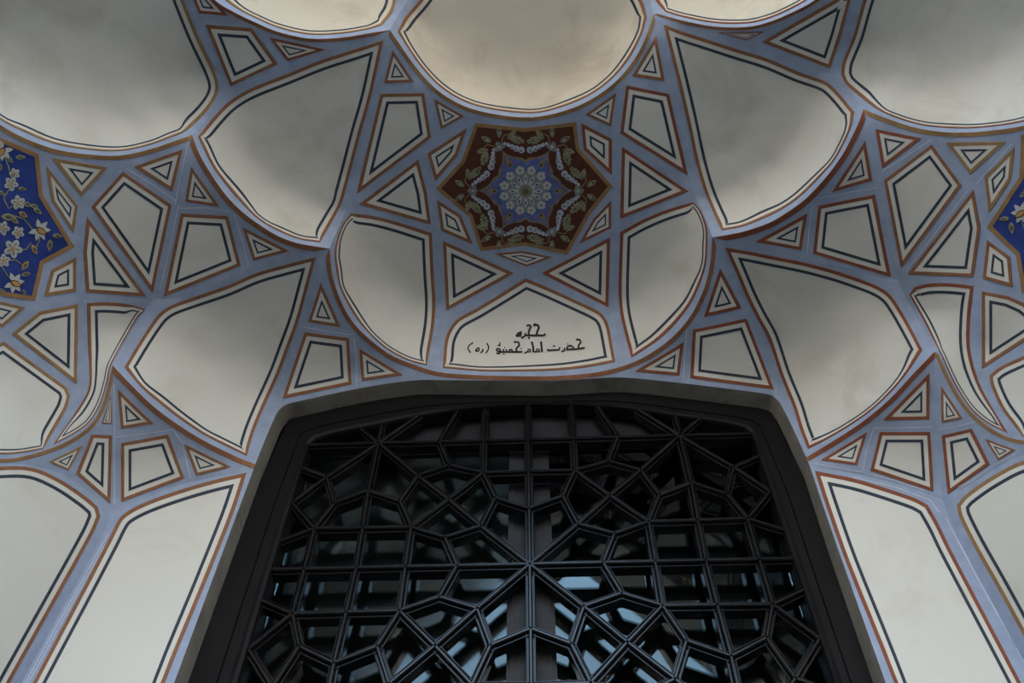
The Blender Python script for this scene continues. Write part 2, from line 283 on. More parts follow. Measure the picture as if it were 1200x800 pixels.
# ------------------------------------------------------------------ painted fields, in image pixels (outer edge of the coloured border)
# (cell, border colour, name, label, outline)
FIELDS = [
 # central niche
 ('N0','B','niche_panel',None,[(411,250),(437,253),(465,260),(506,273),(508,320),(510,355),(508,385),(500,428),(478,422),(455,410),(437,395),(420,376),(407,355),(398,335),(394,315),(392,296),(395,280),(401,264)]),
 ('N0','B','inscription_panel','cream field carrying two lines of black lettering',[(519,431),(521,402),(526,387),(536,374),(560,360.5),(600,336),(616,326),(640,336),(675,352),(703,366),(712,378),(717,400),(721,424),(690,430),(650,434),(600,435),(560,434.5)]),
 ('N0','R','niche_panel',None,[(727,272),(750,259),(775,248),(800,240),(813,237),(821,247),(828,265),(829,285),(827,310),(820,333),(808,358),(790,381),(768,401),(740,419),(733,393),(727,367),(725,340),(726,300)]),
 ('N0','B','triangle_panel',None,[(519,282),(602,320),(523,364)]),
 ('N0','R','triangle_panel',None,[(635,320),(715,278),(713,360)]),
 ('N0','B','triangle_panel',None,[(580,297),(612,294),(647,301),(617,312)]),
 ('N0','R','diamond_panel',None,[(716,235),(716,267),(679,285),(695,257)]),
 ('N0','B','diamond_panel',None,[(512,234),(540,252),(554,286),(517,270)]),
 ('N0','B','diamond_panel',None,[(547,150),(536,182),(510,212),(501,180)]),
 ('N0','R','diamond_panel',None,[(681,144),(717,163),(717,205),(684,175)]),
 ('N0','B','triangle_panel',None,[(421,239),(490,187),(500,225),(505,263)]),
 ('N0','R','triangle_panel',None,[(729,172),(807,224),(727,256)]),
 ('N0','B','kite_panel',None,[(446,110),(497,109),(505,161),(418,227)]),
 ('N0','R','kite_panel',None,[(734,100),(784,110),(806,205),(727,156)]),
 ('N0','B','triangle_panel',None,[(460,59),(485,96),(450,97)]),
 ('N0','B','triangle_panel',None,[(509,116),(544,136),(517,151)]),
 ('N0','B','triangle_panel',None,[(769,42),(779,95),(741,89)]),
 ('N0','B','triangle_panel',None,[(722,109),(716,148),(686,134)]),
 # niche over the wall on the left
 ('NL','O','triangle_panel',None,[(61,185),(126,196),(95,230)]),
 ('NL','B','triangle_panel',None,[(157,195),(214,175),(202,224)]),
 ('NL','B','kite_panel',None,[(144,201),(201,240),(179,343),(107,242)]),
 ('NL','O','diamond_panel',None,[(54,194),(91,241),(86,273),(61,236)]),
 ('NL','B','triangle_panel',None,[(102,254),(171,347),(101,342),(98,295)]),
 ('NL','O','diamond_panel',None,[(89,301),(89,341),(52,347),(60,316)]),
 ('NL','O','triangle_panel',None,[(-45,345),(0,353),(29,360),(2,384)]),
 ('NL','O','triangle_panel',None,[(14,391),(46,365),(91,356),(90,450)]),
 ('NL','B','niche_panel',None,[(102,355),(122,354),(148,356),(172,363),(163,369),(148,394),(130,428),(125.5,448),(118,472),(106,493),(90,506),(62,521),(87,485),(102,460),(105,443),(103,402)]),
 ('NL','O','niche_panel',None,[(4,400),(45,430),(78,454),(82,464),(77,480),(50,526),(20,531),(0,532),(-40,529),(-62,500),(-72,450),(-40,425)]),
 # niche over the wall on the right
 ('NR','O','triangle_panel',None,[(1109,167),(1179,166),(1137,204)]),
 ('NR','R','triangle_panel',None,[(1026,151),(1080,162),(1034,197)]),
 ('NR','B','kite_panel',None,[(1092,169),(1127,217),(1056,314),(1036,211)]),
 ('NR','O','diamond_panel',None,[(1189,172),(1185,210),(1159,249),(1154,207)]),
 ('NR','B','triangle_panel',None,[(1141,222),(1149,267),(1141,324),(1064,321)]),
 ('NR','B','diamond_panel',None,[(1157,281),(1184,301),(1187,336),(1152,326)]),
 ('NR','B','triangle_panel',None,[(1151,341),(1182,347),(1200,355),(1230,380),(1200,400),(1151,432)]),
 ('NR','R','niche_panel',None,[(1066,345),(1072,336),(1090,332),(1115,332),(1141,335),(1137,372),(1137,410),(1147,447),(1163,478),(1181,507),(1160,497),(1141,482),(1126,462),(1114,440),(1105,420),(1099,408),(1083,376)]),
 ('NR','B','niche_panel',None,[(1160,440),(1172,430),(1200,417),(1228,404),(1265,430),(1300,452),(1290,490),(1270,515),(1235,515),(1199,511),(1175,480),(1162,452)]),
 # foot of the vault, left corner
 ('T1L','B','triangle_panel',None,[(130,462),(131,496),(119,496)]),
 ('T1L','B','kite_panel',None,[(107,509),(131,510),(129,590),(89,555)]),
 ('T1L','O','triangle_panel',None,[(96,522),(80,551),(57,541)]),
 ('T1R','B','triangle_panel',None,[(138,456),(180,496),(142,502)]),
 ('T1R','B','kite_panel',None,[(142,519),(197,509),(216,560),(142,588)]),
 ('T1R','B','triangle_panel',None,[(216,520),(271,547),(230,557)]),
 # foot of the vault, right corner
 ('T1Lr','B','triangle_panel',None,[(1103,452),(1128,490),(1104,495)]),
 ('T1Lr','R','kite_panel',None,[(1104,510),(1139,502),(1160,544),(1111,579)]),
 ('T1Lr','B','triangle_panel',None,[(1155,514),(1190,527),(1170,539)]),
 ('T1Rr','R','triangle_panel',None,[(1089,437),(1089,491),(1035,492)]),
 ('T1Rr','R','kite_panel',None,[(1031,506),(1090,506),(1094,576),(1020,551)]),
 ('T1Rr','R','triangle_panel',None,[(1016,506),(1004,545),(962,539)]),
 # pockets beside the door
 ('K1','B','pocket_panel',None,[(146,430),(165,398),(185,369),(200,358),(230,347),(265,335),(300,320),(335,310),(370,301),(361,335),(350,375),(338,408),(328,435),(307,482),(297,507),(289,534),(262,521),(237,508),(210,490),(188,473),(165,453)]),
 ('K1r','R','pocket_panel',None,[(850,290),(875,294),(900,299),(940,307),(975,316),(1005,326),(1028,335),(1043,345),(1055,362),(1068,385),(1081,410),(1065,434),(1047,456),(1022,480),(995,499),(970,514),(947,526),(938,503),(930,477),(915,440),(900,396),(887,372),(875,348),(862,317)]),
 # spandrel over the door
 ('S0','B','triangle_panel',None,[(376,331),(399,383),(361,377)]),
 ('S0','B','kite_panel',None,[(357,389),(409,396),(412,450),(331,467)]),
 ('S0','B','triangle_panel',None,[(421,408),(472,439),(424,446)]),
 ('S0','R','triangle_panel',None,[(844,314),(869,361),(825,371)]),
 ('S0','R','kite_panel',None,[(812,386),(875,373),(907,456),(809,443)]),
 ('S0','R','triangle_panel',None,[(801,401),(796,440),(744,435)]),
 # spandrels above the corner pockets
 ('S2','B','triangle_panel',None,[(224,195),(257,242),(217,236)]),
 ('S2','B','kite_panel',None,[(212,250),(267,253),(282,311),(192,347)]),
 ('S2','B','triangle_panel',None,[(284,266),(339,294),(297,305)]),
 ('S2r','R','triangle_panel',None,[(1014,165),(1022,211),(975,225)]),
 ('S2r','R','kite_panel',None,[(1025,228),(1044,324),(953,297),(959,241)]),
 ('S2r','R','triangle_panel',None,[(946,250),(939,293),(886,283)]),
 # upper pockets
 ('K2','B','pocket_panel',None,[(232,160),(248,140),(265,122),(282,110),(300,101),(338,86),(375,71),(412,59),(449,47),(435,112),(422,158),(407,215),(398,243),(375,284),(350,280),(325,270),(303,257),(286,241),(265,217),(248,193)]),
 ('K2r','B','pocket_panel',None,[(778,29),(800,37),(825,45),(862,57),(900,69),(935,84),(968,96),(983,109),(1001,131),(998,147),(990,166),(978,187),(962,206),(938,230),(915,246),(890,258),(868,266),(846,270),(835,247),(825,222),(815,187),(805,140),(795,97)]),
 # high spandrels
 ('SU','B','kite_panel',None,[(241,29),(295,33),(325,75),(270,101)]),
 ('SU','R','triangle_panel',None,[(222,-12),(240,-12),(267,18),(233,15)]),
 ('SU','R','triangle_panel',None,[(316,44),(381,58),(337,71)]),
 ('SUr','B','kite_panel',None,[(893,49),(980,-1),(992,-12),(999,-8),(986,40),(973,80)]),
 ('SUr','R','triangle_panel',None,[(842,38),(895,37),(875,47)]),
 # high pockets
 ('PL','O','pocket_panel',None,[(-158,-30),(-100,58),(-50,103),(0,140),(25,153),(62,168),(100,175),(140,177),(175,170),(200,161),(217,154),(238,135),(252,116),(256,100),(250,80),(232,42),(215,0),(195,-50),(170,-105),(145,-158),(-158,-158)]),
 ('PR','B','pocket_panel',None,[(1358,40),(1300,92),(1250,123),(1200,142),(1150,149.5),(1112,150),(1075,145.5),(1040,134),(1022,124),(1003,109),(991,98),(986,87),(988,72),(1000,42),(1012,0),(1033,-60),(1068,-158),(1358,-158)]),
 ('PT','B','pocket_panel',None,[(492,0),(475,20),(466,37),(477,55),(494,79),(515,101),(539,116.5),(564,125.5),(600,131.5),(632,132),(668,122),(697,108),(721,88.5),(740,64),(753,38),(758,20),(752,0),(735,-25),(710,-60),(690,-158),(555,-158),(532,-60),(510,-25)]),
 ('PU','O','pocket_panel',None,[(466,-30),(464,0),(459,16),(447,30),(431,34.5),(400,39.5),(362,40.5),(326,32.5),(301,22),(278,10),(258,-6),(232,-45),(206,-100),(192,-156),(530,-158),(505,-60),(482,-40)]),
 ('PUr','R','pocket_panel',None,[(762,-20),(768,0),(780,14),(800,20),(838,27),(875,27.5),(900,22),(924,12),(950,-3),(978,-29),(1000,-62),(1030,-156),(712,-158),(730,-60),(748,-35)]),
 # walls
 ('WL','B','wall_panel',None,[(289,554),(250,563),(212,574),(175,587),(152,598),(140,608),(126,635),(100,685),(38,802),(-62,995),(124,995),(193,800),(240,685),(272,605)]),
 ('WR','R','wall_panel',None,[(955,552),(1000,561),(1037,572),(1072,584),(1087,592),(1100,615),(1112,640),(1134,682),(1196,800),(1296,995),(1118,995),(1048,800),(992,660),(968,592)]),
 ('SL','B','wall_panel',None,[(-158,600),(-100,570),(-50,553),(0,547),(37,548),(70,562),(100,582),(114,594),(117,605),(110,622),(100,641),(67,700),(12,798),(-98,998),(-158,998)]),
 ('SR','O','wall_panel',None,[(1358,560),(1300,543),(1250,534),(1200,540),(1162,559),(1132,580),(1122,592),(1125,606),(1142,640),(1167,684),(1200,744),(1230,798),(1340,998),(1358,998)]),
]
STARS = [  # painted star medallions
 ('N0',[(557,144),(615,150),(675,143),(679,174),(718,218),(692,250),(665,298),(615,287.5),(563,294),(550,254),(511,221),(541,188)], 4.2),
 ('NL',[(45,180),(50,228),(87,289),(51,309),(41,352),(-15,344),(-55,332),(-62,290),(-95,240),(-60,205),(-45,146),(0,161)], 5.0),
 ('NR',[(1197,158),(1195,207),(1157,266),(1191,299),(1198,343),(1245,337),(1290,332),(1300,290),(1335,250),(1305,205),(1300,140),(1245,158)], 5.0),
]
# painted line under each rim: (cell below the rim, rim, side, width, colour)
RIMS = [('S0','rimC',1,5.0,'B'),('N0','rimT',1,4.4,'O'),('T1R','AR',1,5.8,'B'),('T1L','AS',-1,4.2,'O'),
        ('S2','CD',1,5.8,'B'),('NL','PC',-1,5.0,'O'),('SU','UH',1,4.0,'B'),
        ('T1Rr','ARr',-1,5.4,'R'),('T1Lr','ASr',1,4.2,'O'),('S2r','CDr',-1,6.2,'R'),('NR','PCr',1,5.0,'O'),('SUr','UHr',-1,3.6,'B')]
PAINT = {'B': BROWN, 'R': RUST, 'O': OCHRE}
CREASES = ['rimC','rimT','AR','AS','CD','PC','UH','ARr','ASr','CDr','PCr','UHr','AB','ABr','DG','DGr']

def rim_band(name, side, w):
    P = np.array(LINES[name], float)
    t = np.gradient(P, axis=0); t /= np.linalg.norm(t, axis=1, keepdims=True)
    nrm = np.stack([-t[:, 1], t[:, 0]], 1)
    # side: towards the lower cell
    return P, P + nrm * w * side

# ------------------------------------------------------------------ one conforming net over everything
loops = []          # (points, closed)
for k, v in LINES.items(): loops.append((v, False))
loops.append(([(-160,-160),(1360,-160),(1360,1000),(-160,1000)], True))
fields = []
rimpts = {k: np.array(LINES[k]) for k in CREASES}
for cell, colr, nm, lab, out in FIELDS:
    P = smooth(out, True, 4) if len(out) > 6 else list(out)
    P = resample(P, 6.0, True); A = np.array(P)
    ar = abs(area(A)); per = np.sum(np.linalg.norm(A - np.roll(A, 1, 0), axis=1))
    inr = 2 * ar / per
    s = np.ones(len(A))
    for k in CREASES:
        c = rimpts[k]
        if c[:, 0].max() < A[:, 0].min() - 10 or c[:, 0].min() > A[:, 0].max() + 10: continue
        d = dist_poly(A, c); s = np.minimum(s, np.clip((d - 2.0) / 7.0, 0.38, 1.0))
    if len(A) > 20:                                   # even out the change of width
        for _ in range(3): s = np.minimum(s, (np.roll(s, 1) + s + np.roll(s, -1)) / 3)
    if nm == 'niche_panel' and cell in ('NL', 'NR') and len(out) > 14:      # slender field: lines close up where it narrows
        B2 = np.roll(A, -1, 0) - np.roll(A, 1, 0); B2 /= np.linalg.norm(B2, axis=1, keepdims=True)
        nin = np.stack([-B2[:, 1], B2[:, 0]], 1) * (1 if area(A) > 0 else -1); th = np.full(len(A), 60.0)
        for i in range(len(A)):
            for j in range(len(A)):
                if min(abs(i - j), len(A) - abs(i - j)) < 9: continue
                v = A[j] - A[i]; t_ = v @ nin[i]
                if t_ > 0 and abs(v @ B2[i]) < 6: th[i] = min(th[i], t_)
        th = np.minimum(th, np.minimum(np.roll(th, 1), np.roll(th, -1)))
        s = np.minimum(s, np.clip(th / 28.0, 0.22, 1.0))
        for _ in range(2): s = np.minimum(s, (np.roll(s, 1) + s + np.roll(s, -1)) / 3)
    big = 1.12 if nm == 'wall_panel' else 1.0
    wb, wg, wln = big * min(3.7, 0.26 * inr), big * min(5.0, 0.29 * inr), big * min(3.3, 0.15 * inr)
    rings = [A]
    for w in (wb, wb + wg, wb + wg + wln):
        if len(out) <= 6:
            rings.append(np.array(resample(inset(out, np.full(len(out), w)), 6.0, True))); continue
        q = inset(A, s * w); cl = np.vstack([A, A[:1]])
        near = np.argmin(((q[:, None, :] - A[None]) ** 2).sum(2), axis=1)
        rings.append(q[dist_poly(q, cl) > 0.84 * np.minimum(s, s[near]) * w])
    fields.append(dict(cell=cell, col=colr, name=nm, label=lab, rings=rings))
    for r in rings: loops.append(([tuple(q) for q in r], True))
stars = []
for cell, out, wb in STARS:
    A = np.array(resample(out, 6.0, True)); r1 = inset(A, np.full(len(A), wb))
    stars.append(dict(cell=cell, rings=[A, r1])); loops += [([tuple(q) for q in A], True), ([tuple(q) for q in r1], True)]
bands = []
for cell, rim, side, w, c in RIMS:
    a, b = rim_band(rim, side, w)
    bands.append(dict(cell=cell, poly=np.vstack([a, b[::-1]]), col=c)); loops.append(([tuple(q) for q in b], False))

idx = {}; verts = []; edges = set()
def vid(p):
    k = (round(p[0] * 20), round(p[1] * 20))
    if k not in idx: idx[k] = len(verts); verts.append((k[0] / 20.0, k[1] / 20.0))
    return idx[k]
for pts, closed in loops:
    ids = [vid(p) for p in pts]
    pr = list(zip(ids[:-1], ids[1:])) + ([(ids[-1], ids[0])] if closed else [])
    for a, b in pr:
        if a != b: edges.add((min(a, b), max(a, b)))
# free points between the outlines
occ = set((int(x // 5), int(y // 5)) for x, y in verts)
random.seed(3)
for iy in range(-160, 1000, 8):
    for ix in range(-160, 1360, 8):
        x, y = ix + (4 if (iy // 8) % 2 else 0) + random.uniform(-.6, .6), iy + random.uniform(-.6, .6)
        if (int(x // 5), int(y // 5)) in occ: continue
        if not (-158 < x < 1358 and -158 < y < 998): continue
        vid((x, y))
cv, ce, cf, *_ = delaunay_2d_cdt([Vector(v) for v in verts], list(edges), [], 0, 1e-4)
P2 = np.array([tuple(v) for v in cv]); T = np.array([tuple(f) for f in cf if len(f) == 3])
ar2 = ((P2[T[:, 1], 0] - P2[T[:, 0], 0]) * (P2[T[:, 2], 1] - P2[T[:, 0], 1]) - (P2[T[:, 2], 0] - P2[T[:, 0], 0]) * (P2[T[:, 1], 1] - P2[T[:, 0], 1]))
T = T[np.abs(ar2) > 1e-4]
CEN = P2[T].mean(1)
cell_of = np.full(len(T), -1); names = list(CELLS)
for i, k in enumerate(names): cell_of[inside(CELLS[k], CEN) & (cell_of < 0)] = i
keep = cell_of >= 0; T = T[keep]; cell_of = cell_of[keep]; CEN = CEN[keep]
flip = ((P2[T[:, 1], 0] - P2[T[:, 0], 0]) * (P2[T[:, 2], 1] - P2[T[:, 0], 1]) - (P2[T[:, 2], 0] - P2[T[:, 0], 0]) * (P2[T[:, 1], 1] - P2[T[:, 0], 1])) > 0
T[flip] = T[flip][:, ::-1]

# ------------------------------------------------------------------ the shape: ranges whose slopes follow SLOPE (least squares)
NV = len(P2)
TN = np.zeros((len(T), 3))
for i, k in enumerate(names):
    m = cell_of == i
    if m.any(): TN[m] = slope_normals(k, CEN[m])
RC = ray(CEN); nr = np.sum(TN * RC, 1); lim = -0.10 * np.linalg.norm(RC, axis=1)
nr = np.minimum(nr, lim)
G = np.stack([-(TN @ CR) / nr, (TN @ CU) / nr], 1)
a, b, c = P2[T[:, 0]], P2[T[:, 1]], P2[T[:, 2]]
det = (b[:, 0] - a[:, 0]) * (c[:, 1] - a[:, 1]) - (c[:, 0] - a[:, 0]) * (b[:, 1] - a[:, 1])
A2 = np.abs(det) / 2
B = np.zeros((len(T), 3, 2))
for j, (p, q) in enumerate(((b, c), (c, a), (a, b))):
    B[:, j, 0] = (p[:, 1] - q[:, 1]) / det; B[:, j, 1] = (q[:, 0] - p[:, 0]) / det
fixed = np.zeros(NV, bool); L = np.zeros(NV)
R2 = ray(P2); onw = np.log(WALL_Y / np.maximum(R2[:, 1], 50.0))
used = np.zeros(NV, bool); used[T.ravel()] = True
for k in ('WL', 'WR'): fixed[np.unique(T[cell_of == names.index(k)])] = True
dpt = np.vstack([LINES[k] for k in ('dM', 'dN', 'dT', 'dNr', 'dMr')])
for p in dpt: fixed[np.argmin(((P2 - p) ** 2).sum(1))] = True
L = onw.copy(); free = used & ~fixed
Kl = np.einsum('tia,tja->tij', B, B) * A2[:, None, None]
def mul(x): return np.bincount(T.ravel(), weights=np.einsum('tij,tj->ti', Kl, x[T]).ravel(), minlength=NV)
rhs = np.bincount(T.ravel(), weights=(np.einsum('tia,ta->ti', B, G) * A2[:, None]).ravel(), minlength=NV)
dg = np.bincount(T.ravel(), weights=np.einsum('tii->ti', Kl).ravel(), minlength=NV); dg[dg == 0] = 1
res = np.where(free, rhs - mul(L), 0.0); z = res / dg; p = z.copy(); rz = res @ z; rz0 = rz
for it in range(2500):
    Ap = np.where(free, mul(p), 0.0); al = rz / (p @ Ap); L += al * p; res -= al * Ap
    z = res / dg; rn = res @ z
    if rn < rz0 * 1e-12: break
    p = z + (rn / rz) * p; rz = rn
V3 = E0 + R2 * np.exp(L)[:, None]
print('NET', NV, len(T), 'iters', it)
FN = np.cross(V3[T[:, 1]] - V3[T[:, 0]], V3[T[:, 2]] - V3[T[:, 0]])
if np.mean(np.sum(FN * RC, 1) < 0) < 0.5: T = T[:, ::-1]; FN = -FN

# ------------------------------------------------------------------ object helpers
def prop(o, label=None, cat=None, group=None, kind=None):
    for k, v in (('label', label), ('category', cat), ('group', group), ('kind', kind)):
        if v: o[k] = v
    return o
def link(name, me, mat, parent=None):
    o = bpy.data.objects.new(name, me)
    if mat: me.materials.append(mat)
    COL.objects.link(o)
    if parent: o.parent = parent
    return o
def mesh_obj(name, vs, fs, mat, parent=None, smooth_=False):
    me = bpy.data.meshes.new(name); me.from_pydata([tuple(v) for v in vs], [], [tuple(f) for f in fs]); me.update()
    if smooth_: me.polygons.foreach_set('use_smooth', [True] * len(me.polygons))
    return link(name, me, mat, parent)
class MB:
    def __init__(self): self.v = []; self.f = []
    def add(self, vs, fs):
        n = len(self.v); self.v += [tuple(q) for q in vs]; self.f += [tuple(i + n for i in f) for f in fs]
    def box(self, x0, x1, y0, y1, z0, z1):
        self.add([(x, y, z) for z in (z0, z1) for y in (y0, y1) for x in (x0, x1)],
                 [(0,2,3,1),(4,5,7,6),(0,1,5,4),(2,6,7,3),(0,4,6,2),(1,3,7,5)])
    def build(self, name, mat, parent=None, smooth_=False): return mesh_obj(name, self.v, self.f, mat, parent, smooth_)

CELLN = {}
for i, k in enumerate(names):
    m = cell_of == i
    n = np.zeros((NV, 3))
    for j in range(3): np.add.at(n, T[m][:, j], FN[m])
    CELLN[k] = n / (np.linalg.norm(n, axis=1, keepdims=True) + 1e-12)
def region(name, cell, tri, mat, parent=None, lift=0.0, skirt=0.004):
    """One piece of the vault: its triangles, raised by lift, with a rim that closes down to the surface behind."""
    cells = [cell] if isinstance(cell, str) else cell
    nn = CELLN[cells[0]].copy()
    for c in cells[1:]:
        z0 = np.linalg.norm(nn, axis=1) < 0.5; nn[z0] = CELLN[c][z0]
    t = T[tri]; u, inv = np.unique(t, return_inverse=True); inv = inv.reshape(t.shape)
    top = V3[u] + nn[u] * lift
    vs = [tuple(q) for q in top]; fs = [tuple(f) for f in inv]; nrm = [tuple(q) for q in nn[u]]
    if skirt:
        e = {}
        for f in inv:
            for p_, q_ in ((f[0], f[1]), (f[1], f[2]), (f[2], f[0])): e[(p_, q_)] = 1
        be = [k for k in e if (k[1], k[0]) not in e]
        for p_, q_ in be:
            n0 = len(vs); d = top[q_] - top[p_]; sn = np.cross(d, nn[u][p_]); sn = sn / (np.linalg.norm(sn) + 1e-12)
            vs += [tuple(top[p_]), tuple(top[q_]), tuple(top[q_] - nn[u][q_] * skirt), tuple(top[p_] - nn[u][p_] * skirt)]
            nrm += [tuple(sn)] * 4; fs.append((n0 + 1, n0, n0 + 3, n0 + 2))
    me = bpy.data.meshes.new(name); me.from_pydata(vs, [], fs); me.update()
    me.polygons.foreach_set('use_smooth', [True] * len(me.polygons))
    me.normals_split_custom_set_from_vertices(nrm)
    return link(name, me, mat, parent)

# where on the vault an image point lies
BIN = {}
bb0 = P2[T].min(1); bb1 = P2[T].max(1)
for i in range(len(T)):
    for gx in range(int(bb0[i, 0] // 16), int(bb1[i, 0] // 16) + 1):
        for gy in range(int(bb0[i, 1] // 16), int(bb1[i, 1] // 16) + 1): BIN.setdefault((gx, gy), []).append(i)
def surf(x, y, cell, lift=0.003):
    best = None
    ci = names.index(cell)
    for i in BIN.get((int(x // 16), int(y // 16)), ()):
        if cell_of[i] != ci: continue
        A_, B_, C_ = P2[T[i]]; d = (B_[1] - C_[1]) * (A_[0] - C_[0]) + (C_[0] - B_[0]) * (A_[1] - C_[1])
        w0 = ((B_[1] - C_[1]) * (x - C_[0]) + (C_[0] - B_[0]) * (y - C_[1])) / d
        w1 = ((C_[1] - A_[1]) * (x - C_[0]) + (A_[0] - C_[0]) * (y - C_[1])) / d
        w = np.array([w0, w1, 1 - w0 - w1]); mn = w.min()
        if best is None or mn > best[0]: best = (mn, i, w)
        if mn > -1e-6: break
    if best is None: return None
    _, i, w = best
    n = (w[:, None] * CELLN[cell][T[i]]).sum(0); n /= np.linalg.norm(n)
    return (w[:, None] * V3[T[i]]).sum(0) + n * lift, n
def decal(mb, cell, poly, lift=0.003, thick=0.002):
    """A flat painted shape as a thin plate lying on the vault."""
    pts = [surf(x, y, cell, lift) for x, y in poly]
    if any(q is None for q in pts): return False
    if area(np.array(poly)) < 0: pts = pts[::-1]
    t_ = [q[0] for q in pts]; b_ = [q[0] - q[1] * thick for q in pts]; n = len(pts)
    mb.add(t_ + b_, [tuple(range(n))[::-1]] + [(i, (i + 1) % n, (i + 1) % n + n, i + n) for i in range(n)])
    return True
def stroke(mb, cell, pts, w, lift=0.003):
    P = np.array(resample(pts, 3.0), float)
    t = np.gradient(P, axis=0); t /= np.linalg.norm(t, axis=1, keepdims=True) + 1e-9
    nn = np.stack([-t[:, 1], t[:, 0]], 1); ww = np.full(len(P), w) if np.isscalar(w) else np.interp(np.linspace(0, 1, len(P)), np.linspace(0, 1, len(w)), w)
    a_ = P + nn * ww[:, None] / 2; b_ = P - nn * ww[:, None] / 2
    A_ = [surf(x, y, cell, lift) for x, y in a_]; B_ = [surf(x, y, cell, lift) for x, y in b_]
    if any(q is None for q in A_ + B_): return
    n = len(P)
    mb.add([q[0] for q in A_] + [q[0] for q in B_], [(i, i + 1, n + i + 1, n + i) for i in range(n - 1)])

# ------------------------------------------------------------------ the vault and the walls it springs from
CELL_INFO = {   # name, label, kind
 'N0': ('ceiling_niche', 'central vault niche over the lattice door, with dark red star medallion', 'structure'),
 'NL': ('ceiling_niche', 'vault niche on the left with a blue flowered star medallion', 'structure'),
 'NR': ('ceiling_niche', 'vault niche on the right with a blue flowered star medallion', 'structure'),
 'PT': ('ceiling_pocket', 'plain cream vault pocket topmost in the middle above the star', 'structure'),
 'PL': ('ceiling_pocket', 'large dark plain vault pocket in the upper left corner', 'structure'),
 'PR': ('ceiling_pocket', 'large dark plain vault pocket in the upper right corner', 'structure'),
 'PU': ('ceiling_pocket', 'cream vault pocket cut by top edge, left of the middle one', 'structure'),
 'PUr': ('ceiling_pocket', 'cream vault pocket cut by top edge, right of the middle one', 'structure'),
 'K2': ('ceiling_pocket', 'kite shaped vault pocket to the left of the red star medallion', 'structure'),
 'K2r': ('ceiling_pocket', 'kite shaped vault pocket to the right of the red star medallion', 'structure'),
 'K1': ('ceiling_pocket', 'kite shaped vault pocket beside the left top corner of the door', 'structure'),
 'K1r': ('ceiling_pocket', 'kite shaped vault pocket beside the right top corner of the door', 'structure'),
 'S0': ('ceiling_spandrel', 'blue painted spandrel running over the arch of the lattice door', 'structure'),
 'S2': ('ceiling_spandrel', 'blue spandrel of three cream fields between the two left kite pockets', 'structure'),
 'S2r': ('ceiling_spandrel', 'blue spandrel of three cream fields between the two right kite pockets', 'structure'),
 'SU': ('ceiling_spandrel', 'high blue spandrel between the top pockets on the left', 'structure'),
 'SUr': ('ceiling_spandrel', 'high blue spandrel between the top pockets on the right', 'structure'),
 'T1R': ('ceiling_spandrel', 'door side half of the vault foot rising from the left corner', 'structure'),
 'T1L': ('ceiling_spandrel', 'outer half of the vault foot rising from the left corner', 'structure'),
 'T1Rr': ('ceiling_spandrel', 'door side half of the vault foot rising from the right corner', 'structure'),
 'T1Lr': ('ceiling_spandrel', 'outer half of the vault foot rising from the right corner', 'structure'),
 'SL': ('wall_left', 'cream side wall panel left of the blue corner band', 'structure'),
 'SR': ('wall_right', 'cream side wall panel right of the blue corner band', 'structure'),
 'WL': ('wall_back', 'cream wall with blue bands on both sides of the lattice door', 'structure'),
}
taken = np.zeros(len(T), bool)
pieces = []
for f in fields:
    cells = [f['cell']]; inc = np.isin(cell_of, [names.index(c) for c in cells])
    ins = [inc & inside(r, CEN) for r in f['rings']]
    outer = ins[0] & ~taken
    f['border'] = outer & ~ins[1]; f['line'] = outer & ins[2] & ~ins[3]; f['body'] = outer & ins[1] & ~(ins[2] & ~ins[3])
    taken |= outer
for s_ in stars:
    inc = (cell_of == names.index(s_['cell'])); i0 = inc & inside(s_['rings'][0], CEN) & ~taken; i1 = i0 & inside(s_['rings'][1], CEN)
    s_['border'] = i0 & ~i1; s_['body'] = i1; taken |= i0
for b_ in bands:
    m = (cell_of == names.index(b_['cell'])) & inside(b_['poly'], CEN) & ~taken; b_['tri'] = m; taken |= m
OBJ = {}
for k, (nm, lab, kind) in CELL_INFO.items():
    cells = ['WL', 'WR'] if k == 'WL' else [k]
    m = np.isin(cell_of, [names.index(c) for c in cells]) & ~taken
    o = region(nm, cells, m, BLUE, None, 0.0, 0.0)
    prop(o, lab, {'c': 'vault', 'w': 'wall'}[nm[0]], None, kind)
    for c in cells: OBJ[c] = o
SOOTY_CELLS = {'PT', 'PL', 'PR', 'K2r', 'K1r', 'PU', 'PUr', 'K2'}
INSCR = None
for f in fields:
    par = OBJ[f['cell']]
    o = region(f['name'], f['cell'], f['body'], WARM if f['cell'] in ('PT', 'PU', 'PUr') else SOOTY if f['cell'] in SOOTY_CELLS else CREAM, par, 0.0012)
    if f['label']: o['label'] = f['label']; INSCR = o
    if f['border'].any(): region('border', f['cell'], f['border'], PAINT[f['col']], o, 0.0022)
    if f['line'].any(): region('outline', f['cell'], f['line'], NAVY, o, 0.0022)
for b_ in bands:
    if b_['tri'].any(): region('rim_stripe', b_['cell'], b_['tri'], PAINT[b_['col']], OBJ[b_['cell']], 0.0015)

